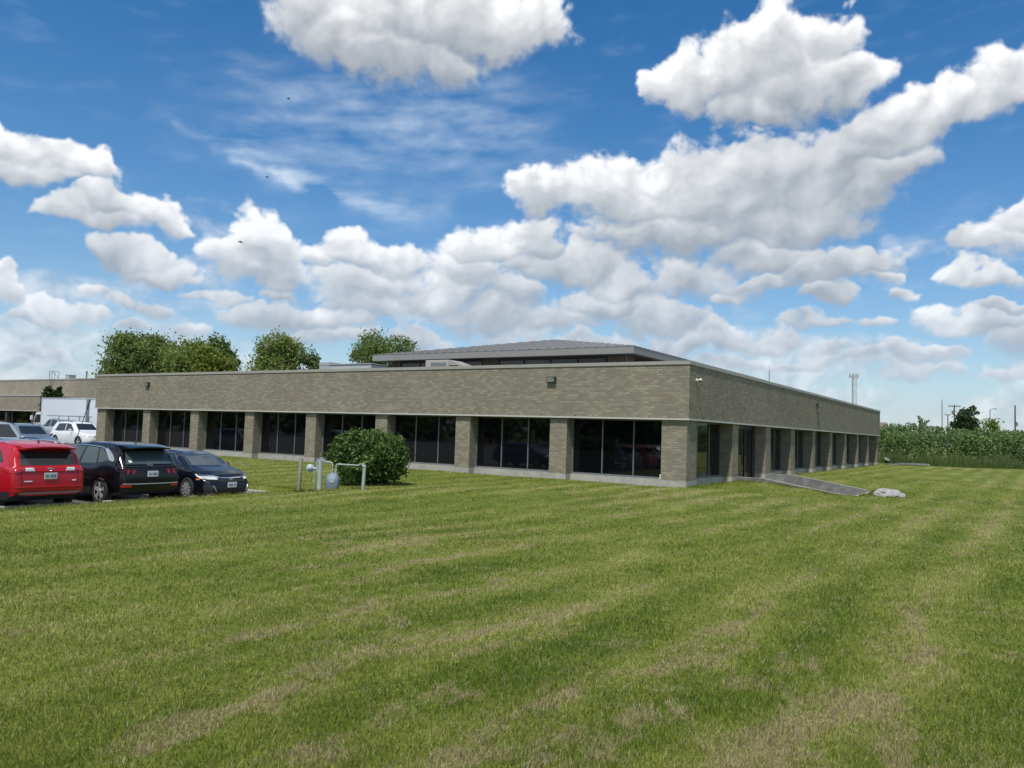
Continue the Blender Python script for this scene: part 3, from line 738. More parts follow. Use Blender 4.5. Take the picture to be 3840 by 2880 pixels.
# white limestone boulder at the end of the ramp
rng = random.Random(5)
bm = bmesh.new(); bmesh.ops.create_icosphere(bm, subdivisions=5, radius=1)
for v in bm.verts:
    p = v.co.copy()
    n = mnoise.fractal(p * 1.3 + Vector((3, 1, 7)), 1.0, 2.0, 5) * .18 + mnoise.noise(p * .9) * .15
    p *= 1 + n
    p.z = max(p.z, -.5)
    v.co = Vector((p.x * .62, p.y * .48, p.z * .26))
me = bpy.data.meshes.new("boulder"); bm.to_mesh(me); bm.free()
for f in me.polygons: f.use_smooth = True
def rock_build(nt, b):
    q = NB(nt); p = q.obj(); f = q.noise(p, 5, 6, .7); g = q.noise(q.scale(p, (1, 1, 4)), 2.2, 4, .6)
    c = q.ramp(f, [(.3, (.20, .195, .185)), (.55, (.35, .345, .33)), (.75, (.47, .465, .445))])
    c = q.mix(q.smooth(g, .56, .66), c, (.25, .24, .21))
    nt.links.new(c, b.inputs['Base Color']); nt.links.new(q.bump(f, .7, .03), b.inputs['Normal'])
me.materials.append(mat("limestone", (.6, .6, .6), .9, build=rock_build))
rk = bpy.data.objects.new("boulder", me); col.objects.link(rk)
rk.location = (6.0, 6.1, float(Hgt(6.0, 6.1)) + .05); rk.rotation_euler = (0, 0, .7)
tag(rk, "pale limestone boulder half sunk in the lawn past the ramp end", "boulder")

# ------------------------------------------------------------------ vehicles
def paint(name, c, rough=.28, metal=.0, coat=.35):
    def f(nt, b):
        q = NB(nt); n = q.noise(q.obj(), 60, 2, .5)
        nt.links.new(q.math('ADD', rough, q.math('MULTIPLY', n, .08)), b.inputs['Roughness'])
        d = q.noise(q.obj(), 2.5, 3, .6)
        nt.links.new(q.mix(q.smooth(d, .45, .8), tuple(c), tuple(x * .85 + .012 for x in c)), b.inputs['Base Color'])
    return mat(name, c, rough, metal, .5, coat, build=f)
M_trim = smat("black_trim", (.022, .022, .024), .55, .2, 8)
M_arch = mat("wheel_well", (.008, .008, .008), .9)
M_tyre = smat("tyre_rubber", (.02, .02, .02), .8, .2, 12)
M_rim = mat("alloy_rim", (.50, .51, .52), .3, .5)
M_rimd = mat("dark_rim", (.05, .05, .055), .35, .7)
M_chrome = mat("chrome", (.80, .80, .82), .12, 1.0)
M_cglass = mat("car_glass", (.020, .026, .030), .04, spec=.7)
M_cglass_l = mat("car_glass_pale", (.060, .085, .085), .04, spec=.7)
M_red_l = mat("tail_lamp", (.42, .012, .015), .12, spec=.6, coat=.6)
M_white_l = mat("head_lamp", (.62, .65, .66), .1, spec=.7, coat=.6)
M_amber = mat("amber_lamp", (.8, .22, .04), .2, coat=.5)
M_plate = smat("plate_white", (.66, .68, .70), .4, .05, 30)
M_plate_g = smat("plate_grey_green", (.50, .56, .50), .4, .06, 30)
M_plate_t = mat("plate_marks", (.06, .10, .22), .5)

RING = None
def car_body(sp):
    L, W2 = sp['L'], sp['W'] / 2
    top, belt, plan, bot, roofw = sp['top'], sp['belt'], sp['plan'], sp['bot'], sp['roofw']
    xs = np.unique(np.concatenate([np.linspace(0, L, 64), [p[0] for p in top], [.015, .04, L - .015, L - .04]]))
    f = lambda tab, x: float(np.interp(x, [p[0] for p in tab], [p[1] for p in tab]))
    rings = []
    for x in xs:
        zt = f(top, x); w = f(plan, x) * W2; zb = f(bot, x); be = min(f(belt, x), zt - .012); yr = f(roofw, x) * W2
        yr = min(yr, w * .93)
        g = zt - be
        h = be - zb
        s = min(1, g / .35)                     # how much greenhouse there is
        wb = w * .955
        pts = [(0, zb), (w * .80, zb), (w * .955, zb + min(.05, h * .15)), (w * .99, zb + h * .28), (w, zb + h * .52), (w * .992, zb + h * .74), (w * .978, zb + h * .88), (wb, be - h * .02),
               (w * .93 * (1 - 0) - .0, be + .004),
               (w * .93 + (yr - w * .93) * .33, be + g * .36), (w * .93 + (yr - w * .93) * .70, be + g * .72),
               (yr * 1.0, be + g * .88), (yr * .93, be + g * .945), (yr * .75, be + g * .985), (yr * .4, zt - .004 * s), (0, zt)]
        if s < 1:       # bonnet: a gently crowned deck
            d = [(w * .93, be + .004), (w * .90, be + g * .45), (w * .84, be + g * .68), (w * .74, be + g * .82), (w * .62, be + g * .90), (w * .45, be + g * .96), (w * .22, be + g * .99), (0, zt)]
            t = s * s * (3 - 2 * s)
            pts = pts[:8] + [tuple(np.array(a) * (1 - t) + np.array(b) * t) for a, b in zip(d, pts[8:])]
        rings.append([(x, y, z) for y, z in pts])
    n = len(rings[0]); mb = MB(); vs = []
    for r in rings:
        vs += [(x, y, z) for x, y, z in r] + [(x, -y, z) for x, y, z in reversed(r[1:-1])]
    k = 2 * n - 2
    fs = []
    for i in range(len(rings) - 1):
        for j in range(k):
            j2 = (j + 1) % k
            fs.append((i * k + j, i * k + j2, (i + 1) * k + j2, (i + 1) * k + j))
    fs.append(tuple(range(k))[::-1]); fs.append(tuple(range((len(rings) - 1) * k, len(rings) * k)))
    mb.add(vs, fs)
    return mb

def resample(pl, n):
    pl = [np.array(p, float) for p in pl]
    d = [0]
    for a, b in zip(pl, pl[1:]): d.append(d[-1] + np.linalg.norm(b - a) + 1e-9)
    t = np.linspace(0, d[-1], n)
    P = np.array(pl)
    return np.stack([np.interp(t, d, P[:, i]) for i in range(2)], 1)

class Car:
    def __init__(s, name, label, cat, loc, heading, sp, group=None):
        s.sp = sp; s.root = thing(name, label, cat, loc, heading, group)
        mb = car_body(sp)
        # shift so that the wheels' midpoint is at the origin in x
        s.mb = mb
        s.bvh = BVHTree.FromPolygons([Vector(v) for v in mb.v], mb.f)
        o = mb.build("body", [sp['paint'], M_trim, M_arch])
        me = o.data
        wr = sp['wr']
        cut = MB()
        for x in sp['wx']:
            for sgn in (-1, 1):
                y0 = sgn * (sp['W'] / 2 - .27); y1 = sgn * (sp['W'] / 2 + .1)
                cut.rod((x, y0, wr), (x, y1, wr), wr * 1.11, n=32)
        c = cut.build("cutter", M_arch)
        md = o.modifiers.new("b", 'BOOLEAN'); md.operation = 'DIFFERENCE'; md.object = c; md.solver = 'EXACT'
        dg = bpy.context.evaluated_depsgraph_get(); dg.update()
        ev = o.evaluated_get(dg); nm = bpy.data.meshes.new_from_object(ev)
        o.modifiers.clear(); bpy.data.objects.remove(c)
        if len(nm.polygons) > 100: o.data = nm; me = nm
        me.materials.clear()
        for mm in (sp['paint'], M_trim, M_arch): me.materials.append(mm)
        clad = sp.get('clad', 0)
        for p in me.polygons:
            ctr = p.center; mi = 0
            if clad and ctr.z < clad: mi = 1
            if ctr.z < f_(sp['bot'], ctr.x) + .03: mi = 1
            for x in sp['wx']:
                dd = math.hypot(ctr.x - x, ctr.z - wr)
                if dd < wr * 1.112 and abs(ctr.y) < sp['W'] / 2 and (abs(abs(ctr.y) - (sp['W'] / 2 - .27)) < .02 or abs(p.normal.y) < .2): mi = 2
            p.material_index = mi; p.use_smooth = True
        me.set_sharp_from_angle(angle=R(32))
        o.parent = s.root
        s.body = o
        for x in sp['wx']:
            for sgn in (-1, 1): s.wheel(x, sgn)
    def wheel(s, x, sgn):
        sp = s.sp; wr = sp['wr']; y = sgn * (sp['W'] / 2 - .125)
        hub = MB().rod((0, 0, 0), (0, sgn * .118, 0), .055, n=12).build("wheel", M_rimd if sp.get('darkrim') else M_rim, s.root, smooth=True, loc=(x, y, wr))
        rr = wr * .66
        t = MB().lathe((0, -.11, 0), (0, 1, 0), [(0, rr), (.0, wr * .93), (.02, wr * .985), (.05, wr), (.17, wr), (.20, wr * .985), (.22, wr * .93), (.22, rr)], 36, cap=False)
        t.build("tyre", M_tyre, hub, smooth=True)
        r = MB(); s1 = sgn
        r.lathe((0, s1 * .02, 0), (0, s1, 0), [(0, rr * .99), (.001, rr * .99)], 36, mi=1)
        r.lathe((0, s1 * .095, 0), (0, s1, 0), [(0, rr), (.012, rr), (.012, rr * .95), (0, rr * .94)], 36, cap=False)
        ns = sp.get('spokes', 5)
        for i in range(ns):
            a = 2 * math.pi * i / ns + .3
            ca, sa = math.cos(a), math.sin(a)
            w0, w1 = rr * .15, rr * (.22 if ns <= 5 else .09)
            v = []
            for q_, wd in ((rr * .12, w0), (rr * .95, w1)):
                for ss in (-1, 1):
                    for yy in (.075, .108): v.append((ca * q_ - sa * wd * ss, s1 * yy, sa * q_ + ca * wd * ss))
            r.add(v, [(0, 1, 3, 2), (4, 6, 7, 5), (0, 4, 5, 1), (2, 3, 7, 6), (1, 5, 7, 3), (0, 2, 6, 4)])
        r.build("rim", [M_rimd if sp.get('darkrim') else M_rim, M_arch], hub)
    def hit(s, axis, a, b):
        """surface point seen along an axis: side (x,z) from +-y, rear / front (y,z), top (x,y)"""
        L = s.sp['L']
        if axis == 'L': o, d = Vector((a, 3, b)), Vector((0, -1, 0))
        elif axis == 'Rt': o, d = Vector((a, -3, b)), Vector((0, 1, 0))
        elif axis == 'rear': o, d = Vector((-2, a, b)), Vector((1, 0, 0))
        elif axis == 'front': o, d = Vector((L + 2, a, b)), Vector((-1, 0, 0))
        else: o, d = Vector((a, b, 4)), Vector((0, 0, -1))
        h = s.bvh.ray_cast(o, d)
        if h[0] is None: return None, d
        return h[0], d
    def patch(s, name, axis, bottom, top, m, off=.006, nu=16, nv=8, parent=None, thick=.012):
        B, T = resample(bottom, nu), resample(top, nu)
        pts = []; ok = True; last = None
        for j in range(nv + 1):
            for i in range(nu):
                p = B[i] + (T[i] - B[i]) * j / nv
                h, d = s.hit(axis, *p)
                if h is None: h = last if last is not None else Vector((0, 0, 0))
                last = h
                pts.append(h - d * off)
        n0 = len(pts)
        pts2 = [p + d * (thick) for p in pts]
        mb = MB(); fs = []
        for j in range(nv):
            for i in range(nu - 1):
                a = j * nu + i; fs.append((a, a + 1, a + nu + 1, a + nu))
        edge = [(j * nu) for j in range(nv + 1)]
        loop = list(range(nu)) + [j * nu + nu - 1 for j in range(1, nv + 1)] + [nv * nu + i for i in range(nu - 2, -1, -1)] + [j * nu for j in range(nv - 1, 0, -1)]
        for a, b in zip(loop, loop[1:] + loop[:1]): fs.append((a, b, b + n0, a + n0))
        mb.add(pts + pts2, fs)
        return mb.build(name, m, parent or s.root, smooth=True)
    def sides(s, name, bottom, top, m, **k):
        return [s.patch(name, ax, bottom, top, m, **k) for ax in ('L', 'Rt')]
    def strip(s, name, axis, line, m, r=.012, parent=None, off=.0, n=24, thing_=None):
        P = resample(line, n); pts = []
        for p in P:
            h, d = s.hit(axis, *p)
            if h is not None: pts.append(h - d * off)
        mb = MB()
        for a, b in zip(pts, pts[1:]):
            if (a - b).length > 1e-4: mb.rod(a, b, r, r, 6)
        if len(mb.v): return mb.build(name, m, parent or s.root, smooth=True)
    def mirrors(s, x, z, m):
        for sg in (-1, 1):
            y = sg * (s.sp['W'] / 2 - .03)
            MB().ball((x, y + sg * .13, z + .03), .12, 14, 8, (.55, .85, .62)).rod((x + .02, y - sg * .02, z - .02), (x + .01, y + sg * .08, z + .0), .03).build("mirror", m, s.root, smooth=True)
    def plate(s, end, y, z, m, w=.305, h=.152):
        ax = 'front' if end == 'front' else 'rear'
        p, d = s.hit(ax, y, z)
        x0 = p.x - d.x * .035
        pl = MB().box(x0, x0 - d.x * -.02, y - w / 2, y + w / 2, z - h / 2, z + h / 2).build("licence_plate", m, s.root, bevel=.004)
        mk = MB()
        for i in range(7):
            if i == 4: continue
            yy = y - .105 + i * .035
            mk.box(x0 - d.x * .003, x0 - d.x * .001, yy - .010, yy + .010, z - .035, z + .03)
        mk.build("plate_marks", M_plate_t, pl)
    def emblem(s, end, y, z, r, kind='ring'):
        ax = 'front' if end == 'front' else 'rear'
        p, d = s.hit(ax, y, z); x0 = p.x - d.x * .012
        mb = MB(); n = 20
        for i in range(n):
            a, b = 2 * math.pi * i / n, 2 * math.pi * (i + 1) / n
            mb.rod((x0, y + r * 1.35 * math.cos(a), z + r * .9 * math.sin(a)), (x0, y + r * 1.35 * math.cos(b), z + r * .9 * math.sin(b)), .008, n=5)
        if kind == 'H':
            for sg in (-1, 1): mb.rod((x0, y + sg * r * .45 - .012, z - r * .6), (x0, y + sg * r * .45 + .012, z + r * .6), .009, n=5)
            mb.rod((x0, y - r * .4, z - .006), (x0, y + r * .4, z + .006), .008, n=5)
        else:
            for i in range(n):
                a, b = 2 * math.pi * i / n, 2 * math.pi * (i + 1) / n
                mb.rod((x0, y + r * .45 * math.cos(a), z + r * .9 * math.sin(a)), (x0, y + r * .45 * math.cos(b), z + r * .9 * math.sin(b)), .007, n=5)
                mb.rod((x0, y + r * .9 * math.cos(a), z + r * .35 + r * .35 * math.sin(a)), (x0, y + r * .9 * math.cos(b), z + r * .35 + r * .35 * math.sin(b)), .006, n=5)
        mb.build("emblem", M_chrome, s.root)
    def rails(s, x0, x1, yf, m=None, parent=None):
        for sg in (-1, 1):
            pts = []
            for x in np.linspace(x0, x1, 12):
                h, d = s.hit('top', x, sg * yf * s.sp['W'] / 2)
                e = min(1, min(x - x0, x1 - x) / .18)
                pts.append(h + Vector((0, 0, .012 + .045 * math.sqrt(max(e, 0)))))
            MB().path(pts, .017, 6).build("roof_rail", m or M_chrome, s.root, smooth=True)
def f_(tab, x): return float(np.interp(x, [p[0] for p in tab], [p[1] for p in tab]))

def suv_spec(L, W, H, paint_, wr=.35, clad=.42, rear_slope=.42, hood=1.02, ws=3.42, roof_front=2.55, rearz=1.02, **kw):
    """rear at x=0, nose at x=L"""
    k = H - .05
    sp = dict(L=L, W=W, paint=paint_, wr=wr, clad=clad, wx=(.93, L - .93),
        top=[(0, .62), (.02, .84), (.05, rearz - .02), (.09, rearz + .03), (.09 + rear_slope * .55, rearz + (k - rearz) * .62), (.09 + rear_slope, k - .03), (.09 + rear_slope + .12, k + .01), (1.25, H - .005), (1.9, H), (roof_front, H - .045),
             (roof_front + .22, H - .12), (ws, hood + .085), (ws + .10, hood + .045), (L - .75, hood - .05), (L - .35, hood - .13), (L - .14, hood - .24), (L - .05, hood - .38), (L - .01, hood - .50), (L, hood - .56)],
        belt=[(0, rearz - .06), (.5, rearz + .03), (1.5, rearz - .02), (ws, hood - .02), (L - .6, hood - .12), (L, hood - .5)],
        plan=[(0, .80), (.03, .885), (.10, .94), (.35, .975), (1.0, 1.0), (L - 1.0, 1.0), (L - .55, .965), (L - .25, .86), (L - .08, .70), (L, .55)],
        bot=[(0, .40), (.12, .33), (.4, .25), (.9, .22), (L - .9, .22), (L - .35, .24), (L - .08, .30), (L, .40)],
        roofw=[(0, .80), (.1, .86), (.09 + rear_slope, .74), (1.2, .76), (2.4, .75), (ws, .86), (L, .8)])
    sp.update(kw); return sp

def spoiler(c, m, x0, x1, z0):
    n = 15; vs = []
    for k in range(n):
        t = (k / (n - 1)) * 2 - 1
        y1 = t * .66; y0 = t * .60
        h, _ = c.hit('top', x1, y1)
        zf = h.z + .008
        zr = z0 - .035 * t * t
        h2, _ = c.hit('top', x1 - .16, y1 * .98)
        vs += [(x0, y0, zr), (x0 + .01, y0, zr - .035), (x1 - .10, y1 * .98, h2.z - .07), (x1 + .02, y1, zf - .02), (x1, y1, zf), ((x0 + x1) / 2, (y0 + y1) / 2, (zr + zf) / 2 + .022)]
    fs = []
    for k in range(n - 1):
        for i in range(6):
            j = (i + 1) % 6; fs.append((k * 6 + i, k * 6 + j, (k + 1) * 6 + j, (k + 1) * 6 + i))
    fs += [tuple(range(6))[::-1], tuple(range((n - 1) * 6, n * 6))]
    MB().add(vs, fs).build("spoiler", m, c.root, smooth=True)

# ---- red SUV, tail towards the lawn
P_red = paint("red_paint", (.43, .003, .012), .25, 0, .2)
sp = suv_spec(4.57, 1.845, 1.66, P_red, wr=.36, clad=.44, rear_slope=.36, rearz=1.06)
c = Car("parked_suv", "red SUV with its tail to the lawn, leftmost car in the picture", "car", (-9.47, -18.06, PZ), R(180), sp, "cars in the row beside the lawn")
c.patch("rear_window", 'rear', [(-.66, 1.115), (.66, 1.115)], [(-.60, 1.45), (.60, 1.45)], M_cglass, nu=20)
c.sides("side_window", [(.62, 1.20), (1.05, 1.10), (2.2, 1.07), (3.2, 1.05)], [(.66, 1.24), (.95, 1.48), (2.2, 1.53), (2.62, 1.47)], M_cglass, nu=26)
c.sides("window_pillar", [(2.05, 1.07), (2.13, 1.07)], [(2.0, 1.53), (2.07, 1.53)], M_trim, nu=3, off=.010)
c.sides("window_pillar", [(1.12, 1.10), (1.20, 1.10)], [(1.22, 1.50), (1.29, 1.505)], P_red, nu=3, off=.010)
c.patch("windscreen", 'front', [(-.68, 1.13), (.68, 1.13)], [(-.58, 1.52), (.58, 1.52)], M_cglass, nu=20)
spoiler(c, P_red, .06, .62, 1.565)
for sg in (-1, 1):
    ax = 'L' if sg > 0 else 'Rt'
    c.patch("tail_lamp", 'rear', sorted([(sg * .56, 1.00), (sg * .86, .93)]), sorted([(sg * .60, 1.09), (sg * .855, 1.10)]), M_red_l, nu=8, off=.02)
    c.patch("tail_lamp", ax, [(.10, .93), (.46, .99)], [(.10, 1.08), (.40, 1.12)], M_red_l, nu=8, off=.012)
    c.patch("reversing_lamp", 'rear', sorted([(sg * .36, .985), (sg * .58, .985)]), sorted([(sg * .40, 1.065), (sg * .575, 1.065)]), M_white_l, nu=6, off=.026)
    c.patch("reflector", 'rear', sorted([(sg * .62, .50), (sg * .84, .50)]), sorted([(sg * .66, .545), (sg * .83, .545)]), M_red_l, nu=6, off=.02)
c.plate('rear', 0, .86, M_plate_g)
c.emblem('rear', 0, 1.03, .045)
c.strip("tailgate_trim", 'rear', [(-.34, .975), (.34, .975)], P_red, .012, off=.01)
c.patch("bumper_trim", 'rear', [(-.70, .435), (.70, .435)], [(-.72, .475), (.72, .475)], smat("grey_trim", (.12, .12, .12), .5, .2), nu=20, off=.02)
c.patch("badge", 'rear', [(.42, .73), (.60, .73)], [(.42, .755), (.60, .755)], M_chrome, nu=5, off=.012, nv=1)
c.patch("badge", 'rear', [(-.62, .73), (-.52, .73)], [(-.62, .76), (-.52, .76)], M_chrome, nu=5, off=.012, nv=1)
MB().rod((.35, 0, 1.22), (.37, .42, 1.16), .010, n=5).build("wiper", M_trim, c.root)
c.rails(.75, 2.6, .70)
c.mirrors(3.05, 1.06, P_red)
MB().add([(.66, -.018, 1.64), (.66, .018, 1.64), (.80, 0, 1.64), (.70, 0, 1.72)], [(0, 1, 3), (1, 2, 3), (2, 0, 3)]).build("antenna", M_trim, c.root)
c.sides("door_handle", [(1.35, .93), (1.55, .93)], [(1.35, .965), (1.55, .965)], P_red, nu=5, nv=1, off=.03)

M_gap = mat("panel_gap", (.004, .004, .004), .8)
for sg in (-1, 1):
    c.strip("tailgate_gap", 'rear', [(sg * .655, .50), (sg * .66, .93), (sg * .62, 1.10)], M_gap, .006, off=.002, n=14)
c.strip("tailgate_gap", 'rear', [(-.655, .50), (.655, .50)], M_gap, .006, off=.002, n=14)
c.strip("bumper_step", 'rear', [(-.78, .60), (.78, .60)], P_red, .014, off=.002, n=20)
for ax in ('L', 'Rt'):
    c.strip("door_gap", ax, [(1.22, .45), (1.12, .80), (1.05, 1.08)], M_gap, .006, off=.002, n=12)
    c.strip("door_gap", ax, [(2.12, .35), (2.12, 1.05)], M_gap, .006, off=.002, n=10)
c.patch("spoiler_lamp", 'rear', [(-.14, 1.50), (.14, 1.50)], [(-.13, 1.52), (.13, 1.52)], M_red_l, nu=6, nv=1, off=.03)

# ---- black crossover beside it
P_blk = paint("black_paint", (.0035, .0035, .005), .12, 0, .12)
sp = suv_spec(4.60, 1.865, 1.665, P_blk, wr=.36, clad=.36, rear_slope=.50, rearz=1.04, rim5=1)
c = Car("parked_crossover", "black crossover with its tail to the lawn between the red SUV and the black sedan", "car", (-9.45, -15.42, PZ), R(180), sp, "cars in the row beside the lawn")
c.patch("rear_window", 'rear', [(-.68, 1.10), (.68, 1.10)], [(-.56, 1.45), (.56, 1.45)], M_cglass_l, nu=20)
c.sides("side_window", [(.62, 1.20), (1.15, 1.10), (2.2, 1.06), (3.25, 1.05)], [(.70, 1.235), (1.15, 1.49), (2.2, 1.53), (2.62, 1.48)], M_cglass_l, nu=28)
c.sides("window_pillar", [(2.05, 1.065), (2.15, 1.065)], [(1.93, 1.53), (2.00, 1.53)], M_trim, nu=3, off=.010)
c.sides("window_pillar", [(1.18, 1.10), (1.24, 1.10)], [(1.26, 1.50), (1.31, 1.505)], M_trim, nu=3, off=.010)
for ax in ('L', 'Rt'): 
    c.strip("window_trim", ax, [(.52, 1.17), (.60, 1.26), (.92, 1.47), (1.2, 1.525), (2.2, 1.565), (2.66, 1.50), (3.25, 1.13)], M_chrome, .015, off=.004, n=40)
    c.patch("pillar_trim", ax, [(.50, 1.15), (.66, 1.19), (1.0, 1.47)], [(.44, 1.20), (.62, 1.36), (.95, 1.53)], M_chrome, nu=12, nv=3, off=.012)
c.patch("windscreen", 'front', [(-.68, 1.13), (.68, 1.13)], [(-.58, 1.52), (.58, 1.52)], M_cglass, nu=20)
spoiler(c, P_blk, .12, .74, 1.565)
for sg in (-1, 1):
    ax = 'L' if sg > 0 else 'Rt'
    c.patch("tail_lamp", 'rear', sorted([(sg * .42, .84), (sg * .88, .93)]), sorted([(sg * .38, .955), (sg * .86, 1.02)]), smat("smoked_lamp", (.06, .006, .008), .12, .3, 8), nu=10, off=.016)
    for yy in (.46, .62): c.patch("lamp_segment", 'rear', sorted([(sg * (yy + .05), .85), (sg * (yy + .09), .85)]), sorted([(sg * yy, .95), (sg * (yy + .055), .95)]), M_red_l, nu=4, off=.022)
    c.strip("chrome_line", ax, [(.10, .90), (.26, .97), (.50, 1.03)], M_chrome, .012, off=.006, n=10)
    c.patch("reflector", 'rear', sorted([(sg * .56, .50), (sg * .84, .50)]), sorted([(sg * .60, .56), (sg * .84, .56)]), M_red_l, nu=6, off=.022)
c.strip("bumper_trim", 'rear', [(-.80, .585), (-.45, .575), (.45, .575), (.80, .585)], smat("satin_trim", (.30, .31, .32), .35, .1), .013, off=.012)
c.strip("tailgate_trim", 'rear', [(-.78, 1.035), (.78, 1.035)], M_trim, .02, off=.015)
c.plate('rear', -.03, .84, M_plate)
c.emblem('rear', .02, 1.075, .05, 'H')
c.patch("sticker", 'rear', [(.50, 1.14), (.58, 1.14)], [(.50, 1.20), (.58, 1.20)], M_white, nu=4, nv=2, off=.014)
MB().add([(.80, -.018, 1.65), (.80, .018, 1.65), (.96, 0, 1.65), (.84, 0, 1.74)], [(0, 1, 3), (1, 2, 3), (2, 0, 3)]).build("antenna", M_trim, c.root)
c.mirrors(3.08, 1.06, P_blk)
for ax in ('L', 'Rt'): c.strip("body_crease", ax, [(.5, .62), (1.3, .70), (3.2, .62)], P_blk, .012, off=-.002)

# ---- black sedan, nose towards the lawn
P_blk2 = paint("black_blue_paint", (.004, .0055, .010), .10, 0, .15)
L = 4.63
sp = dict(L=L, W=1.80, paint=P_blk2, wr=.325, clad=0, wx=(1.02, L - .93), spokes=10,
    top=[(0, .60), (.02, .80), (.05, .97), (.12, 1.02), (.35, 1.06), (.8, 1.16), (1.35, 1.33), (1.8, 1.395), (2.25, 1.41), (2.65, 1.375), (2.95, 1.28), (3.55, .99), (3.68, .945), (4.1, .86), (4.38, .77), (4.52, .68), (4.60, .56), (4.63, .48)],
    belt=[(0, .90), (.5, .96), (1.5, .95), (3.3, .88), (3.9, .82), (4.63, .46)],
    plan=[(0, .78), (.04, .86), (.15, .92), (.4, .97), (1.0, 1.0), (L - 1.0, 1.0), (L - .55, .96), (L - .28, .87), (L - .10, .74), (L, .58)],
    bot=[(0, .36), (.15, .28), (.5, .20), (.9, .17), (L - .9, .17), (L - .3, .17), (L - .06, .21), (L, .30)],
    roofw=[(0, .82), (.5, .80), (1.4, .68), (2.2, .69), (2.8, .70), (3.5, .84), (L, .8)])
c = Car("parked_sedan", "black sedan with its nose to the lawn, parked at the end of the row", "car", (-9.28 - L, -12.95, PZ), 0, sp, "cars in the row beside the lawn")
c.patch("windscreen", 'front', [(-.70, .985), (-.4, .985), (.4, .985), (.70, .985)], [(-.58, 1.325), (-.3, 1.35), (.3, 1.35), (.58, 1.325)], mat("sedan_screen", (.035, .05, .07), .05, spec=.8), nu=24, nv=12)
c.sides("side_window", [(.85, 1.05), (1.4, .97), (2.3, .93), (3.20, .92)], [(.95, 1.08), (1.45, 1.27), (2.1, 1.325), (2.68, 1.28)], M_cglass, nu=26)
c.sides("window_pillar", [(2.05, .95), (2.13, .95)], [(2.0, 1.32), (2.06, 1.32)], M_trim, nu=3, off=.010)
for ax in ('L', 'Rt'): c.strip("window_trim", ax, [(.86, 1.05), (1.4, 1.30), (2.1, 1.355), (2.72, 1.30), (3.26, .94)], M_chrome, .011, off=.004, n=40)
c.patch("rear_window", 'rear', [(-.60, 1.06), (.60, 1.06)], [(-.52, 1.30), (.52, 1.30)], M_cglass, nu=16)
for sg in (-1, 1):
    ax = 'L' if sg > 0 else 'Rt'
    c.patch("head_lamp", 'front', sorted([(sg * .46, .615), (sg * .80, .64)]), sorted([(sg * .42, .69), (sg * .815, .75)]), M_white_l, nu=12, nv=5, off=.012)
    c.patch("head_lamp", ax, [(L - .50, .68), (L - .18, .62)], [(L - .62, .765), (L - .20, .71)], M_white_l, nu=10, nv=4, off=.010)
    c.patch("marker_lamp", ax, [(L - .52, .60), (L - .42, .60)], [(L - .52, .635), (L - .42, .635)], M_amber, nu=4, nv=2, off=.014)
    c.patch("fog_recess", 'front', sorted([(sg * .50, .27), (sg * .76, .29)]), sorted([(sg * .60, .47), (sg * .78, .46)]), M_trim, nu=8, off=.010)
    c.strip("fog_trim", 'front', [(sg * .50, .26), (sg * .60, .44)], M_rim, .014, off=.014, n=6)
    c.patch("tail_lamp", 'rear', sorted([(sg * .5, .84), (sg * .80, .80)]), sorted([(sg * .5, .93), (sg * .80, .96)]), M_red_l, nu=8, off=.012)
    c.strip("bonnet_crease", 'top', [(3.6, sg * .58), (4.3, sg * .44)], P_blk2, .012, off=-.003)
c.strip("grille_chrome", 'front', [(-.80, .745), (-.52, .715), (-.35, .665), (0, .655), (.35, .665), (.52, .715), (.80, .745)], M_chrome, .021, off=.022, n=36)
c.patch("grille", 'front', [(-.42, .545), (.42, .545)], [(-.46, .64), (.46, .64)], M_trim, nu=18, nv=4, off=.010)
for z in (.565, .59, .615): c.strip("grille_bar", 'front', [(-.40, z), (.40, z)], smat("grille_bar", (.10, .10, .10), .3), .005, off=.016, n=16)
c.patch("lower_grille", 'front', [(-.48, .25), (.48, .25)], [(-.55, .42), (.55, .42)], M_trim, nu=18, nv=5, off=.010)
c.strip("splitter", 'front', [(-.74, .235), (.74, .235)], M_trim, .018, off=.012)
c.plate('front', 0, .46, M_plate)
c.emblem('front', 0, .60, .05, 'H')
c.mirrors(3.02, .93, P_blk2)
c.sides("door_handle", [(1.35, .80), (1.55, .80)], [(1.35, .83), (1.55, .83)], P_blk2, nu=5, nv=1, off=.03)

